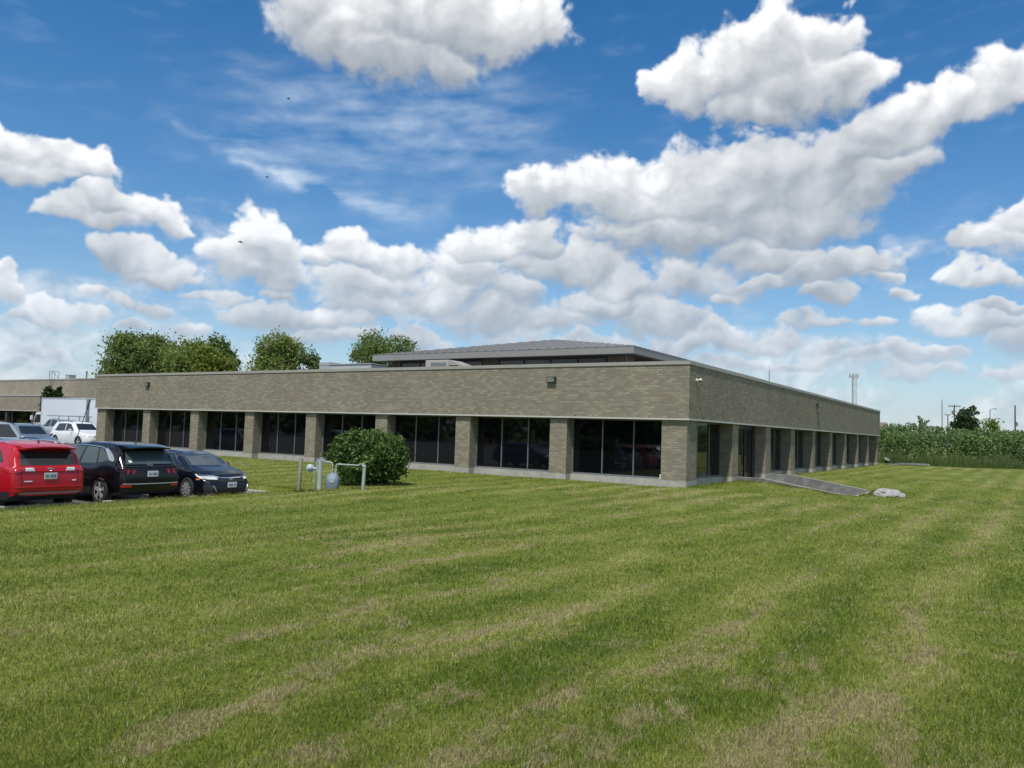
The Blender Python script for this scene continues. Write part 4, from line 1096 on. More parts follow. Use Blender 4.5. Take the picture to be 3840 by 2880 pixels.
def plain_suv(name, label, loc, heading, sp, pm, grille=True, seven=False, group="cars parked further back"):
    c = Car(name, label, "car", loc, heading, sp, group)
    L, H = sp['L'], max(p[1] for p in sp['top'])
    hd = sp['_hood']; ws = sp['_ws']; rz = sp['_rz']
    c.patch("windscreen", 'front', [(-.68, hd + .12), (.68, hd + .12)], [(-.57, H - .14), (.57, H - .14)], M_cglass, nu=16)
    c.patch("rear_window", 'rear', [(-.62, rz + .08), (.62, rz + .08)], [(-.55, H - .2), (.55, H - .2)], M_cglass, nu=14)
    c.sides("side_window", [(.62, rz + .10), (1.2, rz + .06), (2.2, hd + .05), (ws - .22, hd + .05)], [(.78, rz + .16), (1.0, H - .17), (2.1, H - .13), (2.62, H - .19)], M_cglass, nu=22)
    c.sides("window_pillar", [(2.02, hd + .06), (2.10, hd + .06)], [(2.0, H - .14), (2.07, H - .14)], pm, nu=3, off=.010)
    for sg in (-1, 1):
        ax = 'L' if sg > 0 else 'Rt'
        c.patch("head_lamp", 'front', sorted([(sg * .50, hd - .33), (sg * .80, hd - .33)]), sorted([(sg * .48, hd - .23), (sg * .80, hd - .20)]), M_white_l, nu=8, nv=3, off=.012)
        c.patch("head_lamp", ax, [(L - .40, hd - .32), (L - .16, hd - .33)], [(L - .46, hd - .2), (L - .17, hd - .22)], M_white_l, nu=6, nv=3, off=.010)
        c.patch("tail_lamp", 'rear', sorted([(sg * .62, rz - .2), (sg * .86, rz - .2)]), sorted([(sg * .62, rz), (sg * .86, rz)]), M_red_l, nu=6, off=.012)
    if seven:
        for i in range(7):
            y = (i - 3) * .105
            c.patch("grille_slot", 'front', [(y - .032, hd - .37), (y + .032, hd - .37)], [(y - .032, hd - .22), (y + .032, hd - .22)], M_trim, nu=3, nv=2, off=.012)
    else: c.patch("grille", 'front', [(-.46, hd - .44), (.46, hd - .44)], [(-.47, hd - .26), (.47, hd - .26)], M_trim, nu=12, nv=4, off=.012)
    c.patch("lower_grille", 'front', [(-.55, .36), (.55, .36)], [(-.6, .50), (.6, .50)], M_trim, nu=12, nv=3, off=.012)
    c.mirrors(ws - .38, hd + .07, pm)
    c.rails(.8, 2.6, .70, M_trim)
    return c
def spec2(L, W, H, pm, **k):
    hood = k.pop('hood', 1.02); ws = k.pop('ws', 3.42); rz = k.pop('rearz', 1.04)
    sp = suv_spec(L, W, H, pm, hood=hood, ws=ws, rearz=rz, **k); sp['_hood'] = hood; sp['_ws'] = ws; sp['_rz'] = rz
    return sp
P_blue = paint("deep_blue_paint", (.03, .05, .16), .2)
plain_suv("parked_crossover", "dark blue crossover of which only the roof shows behind the red SUV", (-19.6, -15.2, PZ), 0, spec2(4.5, 1.83, 1.53, P_blue, clad=.34), P_blue)
P_bg = paint("blue_grey_paint", (.16, .215, .255), .22, .3)
plain_suv("parked_suv", "blue grey SUV facing right, in front of the silver pickup with a rack", (-37.9, -6.5, -.30), 0, spec2(4.65, 1.88, 1.76, P_bg, clad=.3, hood=1.08, wr=.37), P_bg)
P_sil = paint("silver_paint", (.45, .50, .53), .22, .3)
plain_suv("parked_van", "pale silver van cut off by the left picture edge behind the red SUV", (-32.6, -10.7, -.375), 0, spec2(4.95, 1.95, 1.97, P_sil, clad=.3, hood=1.12, ws=3.95, roof_front=3.0, rear_slope=.25, wr=.36), P_sil)
P_wht = paint("white_paint", (.74, .75, .76), .25)
plain_suv("parked_suv", "white SUV with a slotted grille parked beside the far left pier", (-46.97, 1.35, -.18), 0, spec2(4.82, 1.94, 1.78, P_wht, clad=0, hood=1.10, wr=.39), P_wht, seven=True)

P_gr = paint("graphite_paint", (.07, .075, .08), .22, .2)  # next three cars are out of view, added for the windows to reflect
plain_suv("parked_suv", "graphite grey SUV, nose to the lawn, added unseen just outside the left picture edge", (-9.4 - 4.6, -20.9, PZ), 0, spec2(4.6, 1.86, 1.68, P_gr, clad=.34), P_gr, group="cars in the row beside the lawn")
plain_suv("parked_suv", "bright silver SUV, nose to the lawn, added unseen, second beyond the left picture edge", (-9.4 - 4.6, -23.6, PZ), 0, spec2(4.6, 1.86, 1.66, P_sil, clad=.34), P_sil, group="cars in the row beside the lawn")
plain_suv("parked_suv", "white SUV, nose to the lawn, added unseen, third beyond the left picture edge", (-9.4 - 4.6, -26.3, PZ), 0, spec2(4.6, 1.86, 1.66, P_wht, clad=.34), P_wht, group="cars in the row beside the lawn")
# ---- silver crew cab pickup with a pipe rack
L = 5.8
sp = dict(L=L, W=1.98, paint=P_sil, wr=.40, clad=0, wx=(1.15, L - 1.0),
    top=[(0, .8), (.02, 1.12), (.04, 1.18), (1.70, 1.20), (1.74, 1.24), (1.86, 1.80), (1.98, 1.90), (3.0, 1.93), (3.55, 1.87), (4.25, 1.27), (4.4, 1.22), (5.3, 1.13), (5.6, 1.03), (5.75, .85), (5.8, .7)],
    belt=[(0, 1.14), (1.7, 1.16), (4.2, 1.16), (5.3, 1.05), (5.8, .68)],
    plan=[(0, .90), (.1, .95), (1.0, 1.0), (L - .6, .98), (L - .15, .88), (L, .76)],
    bot=[(0, .55), (.3, .42), (L - .4, .40), (L, .48)],
    roofw=[(0, .9), (1.7, .9), (1.9, .74), (3.4, .74), (4.3, .88), (L, .85)])
c = Car("parked_pickup", "silver crew cab pickup carrying a tall pipe rack, before the white box truck", "pickup", (-56.1, 7.35, -.17), R(180), sp, "cars parked further back")
c.sides("side_window", [(1.98, 1.24), (3.0, 1.22), (3.95, 1.22)], [(2.02, 1.76), (3.0, 1.81), (3.50, 1.76)], M_cglass, nu=20)
c.sides("window_pillar", [(2.90, 1.22), (2.99, 1.22)], [(2.90, 1.81), (2.99, 1.81)], P_sil, nu=3, off=.01)
c.patch("windscreen", 'front', [(-.72, 1.32), (.72, 1.32)], [(-.62, 1.80), (.62, 1.80)], M_cglass, nu=16)
c.patch("rear_window", 'rear', [(-.6, 1.32), (.6, 1.32)], [(-.55, 1.72), (.55, 1.72)], M_cglass, nu=10)
c.patch("tailgate", 'rear', [(-.78, .62), (.78, .62)], [(-.78, 1.08), (.78, 1.08)], P_sil, nu=10, off=.012)
for sg in (-1, 1): c.patch("tail_lamp", 'rear', sorted([(sg * .80, .74), (sg * .92, .74)]), sorted([(sg * .80, 1.08), (sg * .92, 1.08)]), M_red_l, nu=4, off=.012)
M_rack = smat("rack_steel", (.28, .30, .31), .5, .1, 4, metal=.5)
rk_ = MB()
for sg in (-1, 1):
    rk_.path([(-.35, sg * .86, 2.14), (3.6, sg * .86, 2.14)], .035)
    for x in (.1, 1.62): rk_.path([(x, sg * .86, 1.17), (x, sg * .86, 2.14)], .035)
for x in (-.3, .1, 1.62, 3.5): rk_.path([(x, -.86, 2.14), (x, .86, 2.14)], .03)
rk_.build("pipe_rack", M_rack, c.root)
c.mirrors(3.75, 1.28, P_sil)

# ---- white box truck and trailer
M_box = smat("white_body_panel", (.66, .70, .73), .45, .04, .6)
M_boxf = smat("body_rail", (.46, .48, .50), .45, .1, 2)
t = thing("box_truck", "white box truck facing left in front of the low brick building", "truck", (-62.0, 10.2, -.17))
MB().box(-3.85, 3.85, -1.22, 1.22, 1.0, 3.75).build("cargo_box", M_box, t, bevel=.02)
fr = MB()
for z in (.95, 3.70): fr.box(-3.88, 3.88, -1.25, -1.222, z, z + .09)
for x in (-3.88, 3.80): fr.box(x, x + .09, -1.25, -1.222, 1.04, 3.70)
fr.box(3.852, 3.90, -1.2, 1.2, 1.0, 3.7); fr.build("box_rail", M_boxf, t)
MB().box(-5.6, 3.7, -.45, .45, .62, .85).build("chassis", M_trim, t)
cb = MB().add([(-3.95, -1.05, .6), (-5.75, -1.05, .6), (-5.75, -1.0, 1.45), (-5.35, -.98, 2.40), (-3.95, -.98, 2.55), (-3.95, 1.05, .6), (-5.75, 1.05, .6), (-5.75, 1.0, 1.45), (-5.35, .98, 2.40), (-3.95, .98, 2.55)],
      [(0, 1, 2, 3, 4), (9, 8, 7, 6, 5), (0, 5, 6, 1), (1, 6, 7, 2), (2, 7, 8, 3), (3, 8, 9, 4), (4, 9, 5, 0)])
cb = cb.build("cab", P_wht, t, bevel=.05)
MB().add([(-4.15, -1.055, 1.5), (-5.45, -1.055, 1.5), (-5.22, -1.03, 2.2), (-4.15, -1.03, 2.25)], [(0, 1, 2, 3)]).build("side_window", M_cglass, t)
MB().add([(-5.76, -.85, 1.52), (-5.76, .85, 1.52), (-5.43, .82, 2.3), (-5.43, -.82, 2.3)], [(0, 1, 2, 3)]).build("windscreen", M_cglass, t)
MB().box(-5.7, -5.5, -1.30, -1.12, 1.7, 2.1).build("mirror", M_white, t, bevel=.02)
for x in (-4.9, 2.2):
    for sg in (-1, 1): MB().lathe((x, sg * .82, .46), (0, sg, 0), [(0, .3), (0, .44), (.05, .47), (.22, .47), (.26, .44), (.26, .28), (.2, .1)], 28).build("wheel", M_tyre, t, smooth=True)
t = thing("box_trailer", "second white box trailer half hidden behind the left end of the brick building", "trailer", (-54.1, 10.25, -.17))
MB().box(-3.6, 4.6, -1.25, 1.25, .95, 3.72).build("cargo_box", M_box, t, bevel=.02)
fr = MB()
fr.box(-3.63, 4.6, -1.28, -1.252, .88, .98); fr.box(-3.63, -3.602, -1.2, 1.2, 1.0, 3.7); fr.box(-3.6, 4.6, -1.28, -1.252, 3.66, 3.75); fr.build("box_rail", M_boxf, t)
MB().box(-3.5, 4.4, -.45, .45, .7, .95).build("chassis", M_trim, t)
for x in (2.4, 3.5):
    for sg in (-1, 1): MB().lathe((x, sg * .82, .48), (0, sg, 0), [(0, .3), (0, .46), (.05, .49), (.22, .49), (.26, .46), (.26, .28)], 24).build("wheel", M_tyre, t, smooth=True)
MB().box(-3.0, -2.9, -.5, .5, 0, .9).build("landing_leg", M_trim, t)
# leaning dark pole between the cars
t = thing("leaning_pole", "thin dark pole leaning to the right between the blue grey SUV and white SUV", "pole", (-34.3, -4.6, -.36))
MB().rod((0, 0, 0), (-.1, .3, 1.0), .03).rod((-.1, .3, 1.0), (-.44, .98, 2.75), .022, .022).build("shaft", M_trim, t)
MB().rod((-.44, .98, 2.75), (-.56, 1.2, 3.30), .05, .045).build("sleeve", M_trim, t)

# ------------------------------------------------------------------ foliage
def leaf_mat(name, dark, mid, light, trans=.35, rough=.6):
    m = bpy.data.materials.new(name); m.use_nodes = True
    nt = m.node_tree; b = nt.nodes['Principled BSDF']; q = NB(nt)
    at = q.n('ShaderNodeAttribute', attribute_name='rnd').outputs['Fac']
    pn = q.noise(q.obj(), .55, 3, .6)
    f = q.math('ADD', q.math('MULTIPLY', at, .6), q.math('MULTIPLY', pn, .5))
    c = q.ramp(f, [(.25, dark), (.55, mid), (.85, light)])
    nt.links.new(c, b.inputs['Base Color']); b.inputs['Roughness'].default_value = rough; b.inputs['Specular IOR Level'].default_value = .25
    tr = q.n('ShaderNodeBsdfTranslucent'); nt.links.new(q.mix(1.0, c, (1.1, 1.25, .6), 'MULTIPLY'), tr.inputs[0])
    ms = q.n('ShaderNodeMixShader', {0: trans}); nt.links.new(b.outputs[0], ms.inputs[1]); nt.links.new(tr.outputs[0], ms.inputs[2])
    nt.links.new(ms.outputs[0], nt.nodes['Material Output'].inputs[0])
    return m
def leaves(name, pts, size, m, parent=None, seed=0, aspect=.55, up=.0, out=None):
    """small rhombic leaf tufts at the given points"""
    rg = np.random.RandomState(seed); n = len(pts)
    a = rg.randn(n, 3); 
    if up: a[:, 2] += up * np.sign(rg.rand(n) + 0)
    a /= np.linalg.norm(a, axis=1)[:, None]
    b = rg.randn(n, 3); b -= (b * a).sum(1)[:, None] * a; b /= np.linalg.norm(b, axis=1)[:, None]
    s = size * (.6 + .8 * rg.rand(n))[:, None]
    nrm = np.cross(a, b)
    v = np.stack([pts - a * s, pts + b * s * aspect + nrm * s * .12, pts + a * s, pts - b * s * aspect + nrm * s * .12], 1).reshape(-1, 3)
    f = np.arange(n * 4).reshape(n, 4)
    return np_mesh(name, v, f, m, parent, attr=rg.rand(n))
def crown_points(lobes, n, clump, seed, shell=.72, per=26):
    """lobes: (cx,cy,cz,rx,ry,rz). returns clustered points with gaps between the clusters"""
    rg = np.random.RandomState(seed)
    L = np.array(lobes, float); vol = (L[:, 3] * L[:, 4] * L[:, 5]) ** (2 / 3.); vol /= vol.sum()
    nc = max(1, n // per)
    w = rg.choice(len(L), nc, p=vol)
    d = rg.randn(nc, 3); d /= np.linalg.norm(d, axis=1)[:, None]
    r = shell + (1 - shell) * rg.rand(nc) ** .7 * 1.15
    inner = rg.rand(nc) < .22; r[inner] *= rg.rand(inner.sum()) * .8
    c = L[w, :3] + d * r[:, None] * L[w, 3:6]
    csz = clump * (.5 + rg.rand(nc))
    p = np.repeat(c, per, 0) + rg.randn(nc * per, 3) * np.repeat(csz, per)[:, None] * np.array([.55, .55, .42])
    return p
def make_tree(label, cat, x, y, top, width, seed, m, n=7000, leaf=.30, base=None, group='trees beyond the building', crown_from=.25, name='broadleaf_tree', clump=.8, sparse=.72, group_on=True):
    rg = random.Random(seed); z0 = float(Hgt(x, y)) if abs(x) < 250 and y < 160 else 0.0
    if base is not None: z0 = base
    H = top - z0
    t = thing(name, label, cat, (x, y, z0), rg.random() * 6, group if group_on else None)
    R0 = width / 2; cz = H * (crown_from + (1 - crown_from) / 2); hz = H * (1 - crown_from) / 2
    lobes = [(0, 0, cz, R0 * .70, R0 * .70, hz * .84)]
    for i in range(9):
        a = rg.random() * 6.28; e = rg.uniform(-.75, .95); rr = R0 * rg.uniform(.34, .56)
        k = math.cos(e * 1.1) 
        lobes.append((math.cos(a) * (R0 - rr) * k * 1.08, math.sin(a) * (R0 - rr) * k * 1.08, cz + e * (hz - rr * .75), rr, rr, rr * rg.uniform(.75, 1.1)))
    pts = crown_points(lobes, n, clump, seed, sparse)
    pts = pts[(pts[:, 2] > H * crown_from * .5)]
    leaves("crown", pts, leaf, m, t, seed)
    tr = MB(); r0 = max(.10, H * .020)
    k = Vector((rg.uniform(-.2, .2), rg.uniform(-.2, .2), H * .38))
    tr.rod((0, 0, -.4), k, r0 * 1.25, r0 * .8, 9)
    tr.rod(k, (k.x * 1.5, k.y * 1.2, H * .80), r0 * .8, r0 * .2, 7)
    for lb in lobes[1:]:
        s = k + (Vector((k.x * 1.5, k.y * 1.2, H * .8)) - k) * rg.uniform(0, .6)
        tr.rod(s, (lb[0], lb[1], lb[2]), r0 * .34, r0 * .08, 5)
    tr.build("trunk", M_bark, t, smooth=True)
    return t
M_bark = smat("bark", (.11, .085, .065), .9, .35, 7, .4)
LG = leaf_mat("leaves_mid_green", (.09, .13, .034), (.195, .25, .07), (.29, .34, .125))
LD = leaf_mat("leaves_deep_green", (.070, .108, .034), (.16, .215, .066), (.25, .305, .12))
LO = leaf_mat("leaves_olive", (.070, .090, .012), (.14, .17, .026), (.21, .24, .055))
LP = leaf_mat("leaves_pale_green", (.055, .085, .025), (.12, .17, .055), (.20, .25, .11))
make_tree("large deep green tree, leftmost and widest of the trees behind the long building", "tree", -93.2, 34.9, 14.2, 9.8, 1, LD, 30000, .20, clump=.95)
make_tree("mid green tree between the widest tree and the small olive one", "tree", -86.1, 38.0, 14.1, 8.6, 2, LG, 20000, .19)
make_tree("pale green tree rising behind the small rounded olive tree", "tree", -97.4, 50.9, 15.6, 5.4, 3, LP, 5500, .28)
make_tree("small rounded olive green tree low against the parapet", "tree", -72.0, 31.7, 10.9, 5.3, 4, LO, 7500, .24, sparse=.8)
make_tree("mid green tree standing alone left of the rooftop unit", "tree", -77.3, 46.1, 14.7, 8.4, 5, LG, 18000, .18, clump=.8)
make_tree("thin loose tree on the right side of the lone olive tree", "tree", -75.3, 49.8, 13.3, 4.6, 6, LP, 2600, .24)
make_tree("deep green tree just left of the hipped roof", "tree", -62.6, 49.2, 15.7, 7.6, 7, LD, 13000, .18)
make_tree("lower spreading green tree touching the left eave of the hipped roof", "tree", -61.5, 54.4, 14.7, 8.6, 8, LD, 13000, .18)

# ---- the round shrub by the gas meter
BX, BY = -8.62, -7.95
bz = float(Hgt(BX, BY))
t = thing("shrub", "big round green shrub on the lawn right behind the gas meter", "shrub", (BX, BY, bz))
lob = [(0, 0, 1.02, 1.20, 1.20, .74), (-.25, .1, 1.30, .95, .95, .56), (.5, .3, 1.15, .80, .80, .62), (-.75, -.3, .95, .58, .6, .48), (.75, -.1, .85, .62, .7, .55), (0, -.6, .85, .9, .6, .62), (.1, .1, .55, .92, .92, .55), (.95, .45, 1.0, .42, .42, .4), (-.1, -.2, .30, .72, .72, .34), (.9, .4, .45, .4, .4, .28)]
p = crown_points(lob, 15000, .17, 77, .80, 20)
rs = np.random.RandomState(5)
for i in range(46):      # stray shoots
    th = rs.rand() * 6.28; e = rs.rand() * 1.3 - .1; d_ = np.array([math.cos(th) * math.cos(e), math.sin(th) * math.cos(e), math.sin(e) * .75]); s0 = np.array([0, 0, .85]) + d_ * 1.12
    p = np.concatenate([p, s0 + d_ * (rs.rand(22, 1) * .34) + rs.randn(22, 3) * .03])
p = p[p[:, 2] > .03]
LB_ = leaf_mat("shrub_leaves", (.030, .062, .014), (.080, .145, .034), (.19, .27, .085), .3)
leaves("foliage", p, .062, LB_, t, 3, aspect=.5)
st = MB(); rg = random.Random(9)
for i in range(16):
    a = rg.random() * 6.28; r = rg.uniform(.5, 1.05)
    q1 = (math.cos(a) * r * .3, math.sin(a) * r * .3, .4); st.rod((math.cos(a) * .08, math.sin(a) * .08, -.05), q1, .022, .016, 5); st.rod(q1, (math.cos(a) * r, math.sin(a) * r, rg.uniform(.9, 1.5)), .015, .005, 5)
st.build("stems", M_bark, t)

# ---- gas meter set with its posts; u runs across the view
ux, uy = math.cos(HEAD), math.sin(HEAD)
O = Vector((-7.92, -10.71, 0))
def U(px, py, back=0.0):
    return Vector((px - 1203, 0, 0)) * .00836 + Vector((0, back, 0)) + Vector((0, 0, .82 + (1722 - py) * .00836))
M_pipe = smat("weathered_green_pipe", (.30, .36, .33), .55, .2, 9)
M_meter = smat("grey_meter_casing", (.16, .21, .26), .55, .18, 7, .15)
M_meter_l = smat("pale_meter_casing", (.36, .42, .48), .5, .12, 7)
t = thing("gas_meter", "grey gas meter with pale green pipework standing on the lawn before the shrub", "gas meter", O, HEAD)
r = .026
MB().path([U(1178, 1845), U(1178, 1762)], .018).path([U(1186, 1757), U(1185, 1736), U(1190, 1727), U(1199, 1726, .03), U(1230, 1732), U(1241, 1735), U(1245, 1742), U(1245, 1772)], r).build("inlet_pipe", M_pipe, t, smooth=True)
MB().path([U(1258, 1772), U(1258, 1745), U(1262, 1739), U(1340, 1741), U(1349, 1735)], r).rod(U(1352, 1734), U(1362, 1746), .052, .052, 12).build("outlet_pipe", M_pipe, t, smooth=True)
MB().rod(U(1361, 1840), U(1364, 1744), .055, .052, 14).ball(U(1364, 1744), .056).build("riser", M_pipe, t, smooth=True)
rgm = MB().lathe(U(1160, 1757) + Vector((0, .05, 0)), (.25, -1, .05), [(-.04, .06), (0, .125), (.035, .132), (.05, .125), (.07, .08), (.13, .045), (.14, .02)], 22)
rgm.rod(U(1166, 1757), U(1188, 1757), .03, .03, 10).rod(U(1188, 1768), U(1188, 1748), .034, .034, 10).build("regulator", M_meter_l, t, smooth=True)
MB().rod(U(1178, 1812), U(1178, 1800), .03, .03, 8).box(U(1178, 0).x - .045, U(1178, 0).x + .045, -.012, .012, U(0, 1806).z, U(0, 1803).z).build("valve", smat("yellow_valve", (.45, .42, .18), .6, .2), t)
mb = MB()
cxm = U(1247, 0).x
prof = [(1829, .19), (1824, .205), (1800, .215), (1790, .205), (1788, .19), (1778, .16), (1773, .09)]
vs = []; nn = 20
for py, hw in prof:
    z = U(0, py).z
    for i in range(nn):
        a = 2 * math.pi * i / nn; c_, s_ = math.cos(a), math.sin(a)
        e = .55
        vs.append((cxm + hw * abs(c_) ** e * (1 if c_ > 0 else -1), .13 * (hw / .2) * abs(s_) ** e * (1 if s_ > 0 else -1), z))
fs = [(j * nn + i, j * nn + (i + 1) % nn, (j + 1) * nn + (i + 1) % nn, (j + 1) * nn + i) for j in range(len(prof) - 1) for i in range(nn)]
fs += [tuple(range(nn))[::-1], tuple(range((len(prof) - 1) * nn, len(prof) * nn))]
mb.add(vs, fs).build("meter_body", M_meter, t, smooth=True)
MB().lathe((cxm, -.12, U(0, 1797).z), (0, -1, 0), [(0, .10), (.02, .10), (.03, .085)], 20).build("dial_cover", M_meter_l, t)
MB().lathe(U(1245, 1773), (0, 0, 1), [(-.02, .045), (.03, .045)], 12).lathe(U(1258, 1773), (0, 0, 1), [(-.02, .045), (.03, .045)], 12).build("unions", M_pipe, t)
b0 = float(Hgt(-7.92, -10.71))
tag(MB().lathe((0, 0, b0 - .3), (0, 0, 1), [(0, .075), (.33, .075), (.34, .070), (.82 - b0 + .28, .070), (.82 - b0 + .30, .062)], 20).build("bollard", smat("pale_bollard", (.27, .31, .30), .6, .15, 5), smooth=True, loc=(-7.88, -10.80, 0)), "pale grey steel bollard directly in front of the gas meter", "bollard")
b0 = float(Hgt(-8.5, -11.08))
tag(MB().lathe((0, 0, b0 - .3), (.035, .01, 1), [(0, .062), (.5, .060), (.83 - b0 + .29, .057), (.83 - b0 + .30, .05)], 12).build("wooden_post", smat("grey_wood", (.24, .22, .18), .9, .3, 12, .4), smooth=True, loc=(-8.5, -11.08, 0)), "weathered round wooden post left of the gas meter", "post")

# ------------------------------------------------------------------ low brick building behind the car park
M_brick2 = mat("brick_far", (.3, .27, .21), .9, spec=.2, build=brick_build((.30, .265, .20), (.26, .23, .175), (.25, .23, .19)))
fb = thing("far_building", "low beige brick building behind the parked vehicles and white truck", "building")
MB().box(-150, -58, 19.0, 45, 4.0, 6.15).build("upper_wall", M_brick2, fb)
MB().box(-150.05, -57.95, 18.95, 45.05, 6.152, 6.30).build("coping", M_coping, fb)
MB().box(-150, -58, 19.05, 44.9, -.6, 3.995).build("ground_floor", M_brick2, fb)
MB().box(-150, -79.7, 15.5, 18.98, 2.50, 4.12).build("canopy", M_brick2, fb)
MB().box(-150.05, -79.65, 15.45, 18.99, 4.122, 4.22).build("canopy_cap", M_drip, fb)
MB().box(-150, -79.72, 15.47, 18.98, 2.42, 2.497).build("canopy_edge", M_drip, fb)
for x in np.arange(-147, -82, 6.0):
    MB().box(x, x + 5.2, 18.90, 19.04, -.1, 2.40).build("shop_window", M_glass, fb)
for x in np.arange(-147.4, -80, 6.0): MB().box(x - .2, x + .2, 15.6, 16.0, -.6, 2.415).build("post", smat("dark_post", (.05, .045, .04), .7, .2), fb)
t = thing("roof_ladder", "steel cage ladder over the roof edge of the low beige building", "ladder", (-84.5, 18.9, 4.25))
lm = MB()
for sx in (-.30, .30): lm.rod((sx, -.1, 0), (sx, -.1, 2.95), .035, n=6)
lm.rod((.62, .5, 2.0), (.62, .5, 2.95), .03, n=6).rod((-.30, -.1, 2.93), (.62, .5, 2.93), .03, n=6).rod((.30, -.1, 2.93), (.62, .5, 2.1), .03, n=6).rod((-.3, .5, 2.0), (-.3, .5, 2.93), .03, n=6)
for z in np.arange(.2, 2.9, .3): lm.rod((-.30, -.1, z), (.30, -.1, z), .02, n=5)
lm.build("frame", smat("galvanised", (.30, .32, .33), .5, .1, 5, metal=.4), t)
t = thing("rooftop_unit", "small square white unit on the roof of the low beige building", "rooftop unit", (-83.55, 20.6, 6.2)); MB().box(-.42, .42, -.4, .4, 0, .62).build("casing", M_rtu, t, bevel=.03); MB().box(-.45, .45, -.43, .43, .622, .66).build("lid", M_rtu, t)
tag(MB().rod((-80.1, 20.6, 6.2), (-80.1, 20.6, 7.15), .09, n=10).rod((-80.1, 20.6, 7.152), (-80.1, 20.6, 7.24), .15, n=10).build("flue_pipe", M_alu), "thin metal flue pipe on the roof above the white truck", "flue pipe")
LC = leaf_mat("cedar_leaves", (.012, .030, .006), (.032, .062, .012), (.06, .10, .02), .2)
for i, (x, y, tp, w, lab) in enumerate(((-73.1, 13.0, 5.05, 1.05, "left and wider of two dark cedars rising behind the white truck"), (-72.2, 13.6, 5.15, .8, "right and narrower of two dark cedars rising behind the white truck"))):
    t = thing("cedar", lab, "tree", (x, y, -.43), 0, "dark cedars behind the truck")
    H = tp + .43
    pts = crown_points([(0, 0, H * .5, w / 2, w / 2, H * .46), (0, 0, H * .72, w * .42, w * .42, H * .26)], 3200, .16, 40 + i, .8, 16)
    leaves("crown", pts[pts[:, 2] > .1], .12, LC, t, i, up=.8)
    MB().rod((0, 0, -.2), (0, 0, H * .8), .08, .03, 7).build("trunk", M_bark, t)

# ------------------------------------------------------------------ right side: tall grass, hedgerow, things beyond
HP = [(-16, 62), (-6, 60), (-1.5, 57.5), (2, 55.5), (6, 56.5), (11, 62), (20, 70), (34, 79), (60, 92), (100, 108)]
def along(n, seed, a=0, b=1):
    rg = np.random.RandomState(seed); P = np.array(HP, float)
    d = np.r_[0, np.cumsum(np.linalg.norm(np.diff(P, axis=0), axis=1))]
    t = (a + (b - a) * rg.rand(n)) * d[-1]
    x = np.interp(t, d, P[:, 0]); y = np.interp(t, d, P[:, 1])
    return x, y, t
rg = np.random.RandomState(12)
n = 620
x, y, tt = along(n, 21)
nx_, ny_ = -.45, .89
dep = rg.rand(n) * 5.5 + 2.2
x = x + nx_ * dep; y = y + ny_ * dep
hh = (2.1 + 1.25 * np.clip(dep / 6, 0, 1) + .50 * rg.rand(n) ** 1.6) + .10 * np.sin(tt * .35) + .15
pts = []
for i in range(n):
    k = 360; w = .75 + .5 * rg.rand()
    th = rg.rand(k) * 6.28; ph = rg.rand(k) ** .55
    z = hh[i] * ph
    rad = w * np.sqrt(np.clip(1 - (ph - .45) ** 2 * 2.6, .08, 1)) * (.75 + .35 * rg.rand(k))
    c = rg.randint(0, 7, k); th = np.floor(th / 6.28 * 7) * .897 + rg.randn(k) * .22
    pts.append(np.stack([x[i] + rad * np.cos(th), y[i] + rad * np.sin(th), z], 1))
pts = np.concatenate(pts)
LH = leaf_mat("hedgerow_leaves", (.075, .125, .044), (.145, .22, .078), (.215, .30, .12), .3)
hd = leaves("hedgerow", pts, .105, LH, None, 5, aspect=.6, up=.9)
tag(hd, "dense green hedgerow of tall shrubs beyond the lawn right of the building", "hedgerow", kind='stuff')
def blades(name, x, y, z, h, w, m, lean=.25, seed=0, parent=None, rnd=None, seg=False, ang=None):
    rg = np.random.RandomState(seed); n = len(x)
    a = rg.rand(n) * 6.283 if ang is None else ang
    dx, dy = np.cos(a) * w * .5, np.sin(a) * w * .5
    la = rg.rand(n) * 6.283; lr = lean * h * rg.rand(n) ** .7
    b = np.stack([x, y, z], 1)
    tip = b + np.stack([np.cos(la) * lr, np.sin(la) * lr, np.sqrt(np.maximum(h * h - lr * lr, 0)) ], 1)
    if seg:
        midp = b + (tip - b) * .55 - np.stack([np.cos(la) * lr * .16, np.sin(la) * lr * .16, -h * .06], 1)
        s = np.stack([dx, dy, np.zeros(n)], 1)
        v = np.stack([b - s, b + s, midp + s * .8, midp - s * .8, tip], 1).reshape(-1, 3)
        i = np.arange(n)[:, None] * 5
        f = np.concatenate([i + [0, 1, 2], i + [0, 2, 3], i + [3, 2, 4]], 1).reshape(-1, 3)
        rn = np.repeat(rg.rand(n) if rnd is None else rnd, 3)
    else:
        s = np.stack([dx, dy, np.zeros(n)], 1)
        v = np.stack([b - s, b + s, tip], 1).reshape(-1, 3); f = np.arange(n * 3).reshape(n, 3); rn = rg.rand(n) if rnd is None else rnd
    return np_mesh(name, v, f, m, parent, attr=rn)
n = 52000
x, y, tt = along(n, 31)
dep = rg.rand(n) * 4.6 - 2.6
x = x + nx_ * dep; y = y + ny_ * dep
hgt = (.75 + .85 * rg.rand(n)) * (.75 + .35 * np.sin(tt * .6) * np.sin(tt * 1.7 + 1)) * np.clip((dep + 3.2) / 2.2, .35, 1)
TG = leaf_mat("tall_grass", (.050, .095, .020), (.095, .150, .038), (.21, .225, .11), .35)
rn = np.clip(.15 + .6 * rg.rand(n) + .25 * (hgt > .8), 0, 1)
tgo = blades("tall_grass", x, y, Hgt(x, y) - .03, hgt, .05 + .04 * rg.rand(n), TG, .28, 4, rnd=rn)
tag(tgo, "strip of unmown tall grass at the foot of the hedgerow", "tall grass", kind='stuff')
zz = float(Hgt(2.1, 51.6))
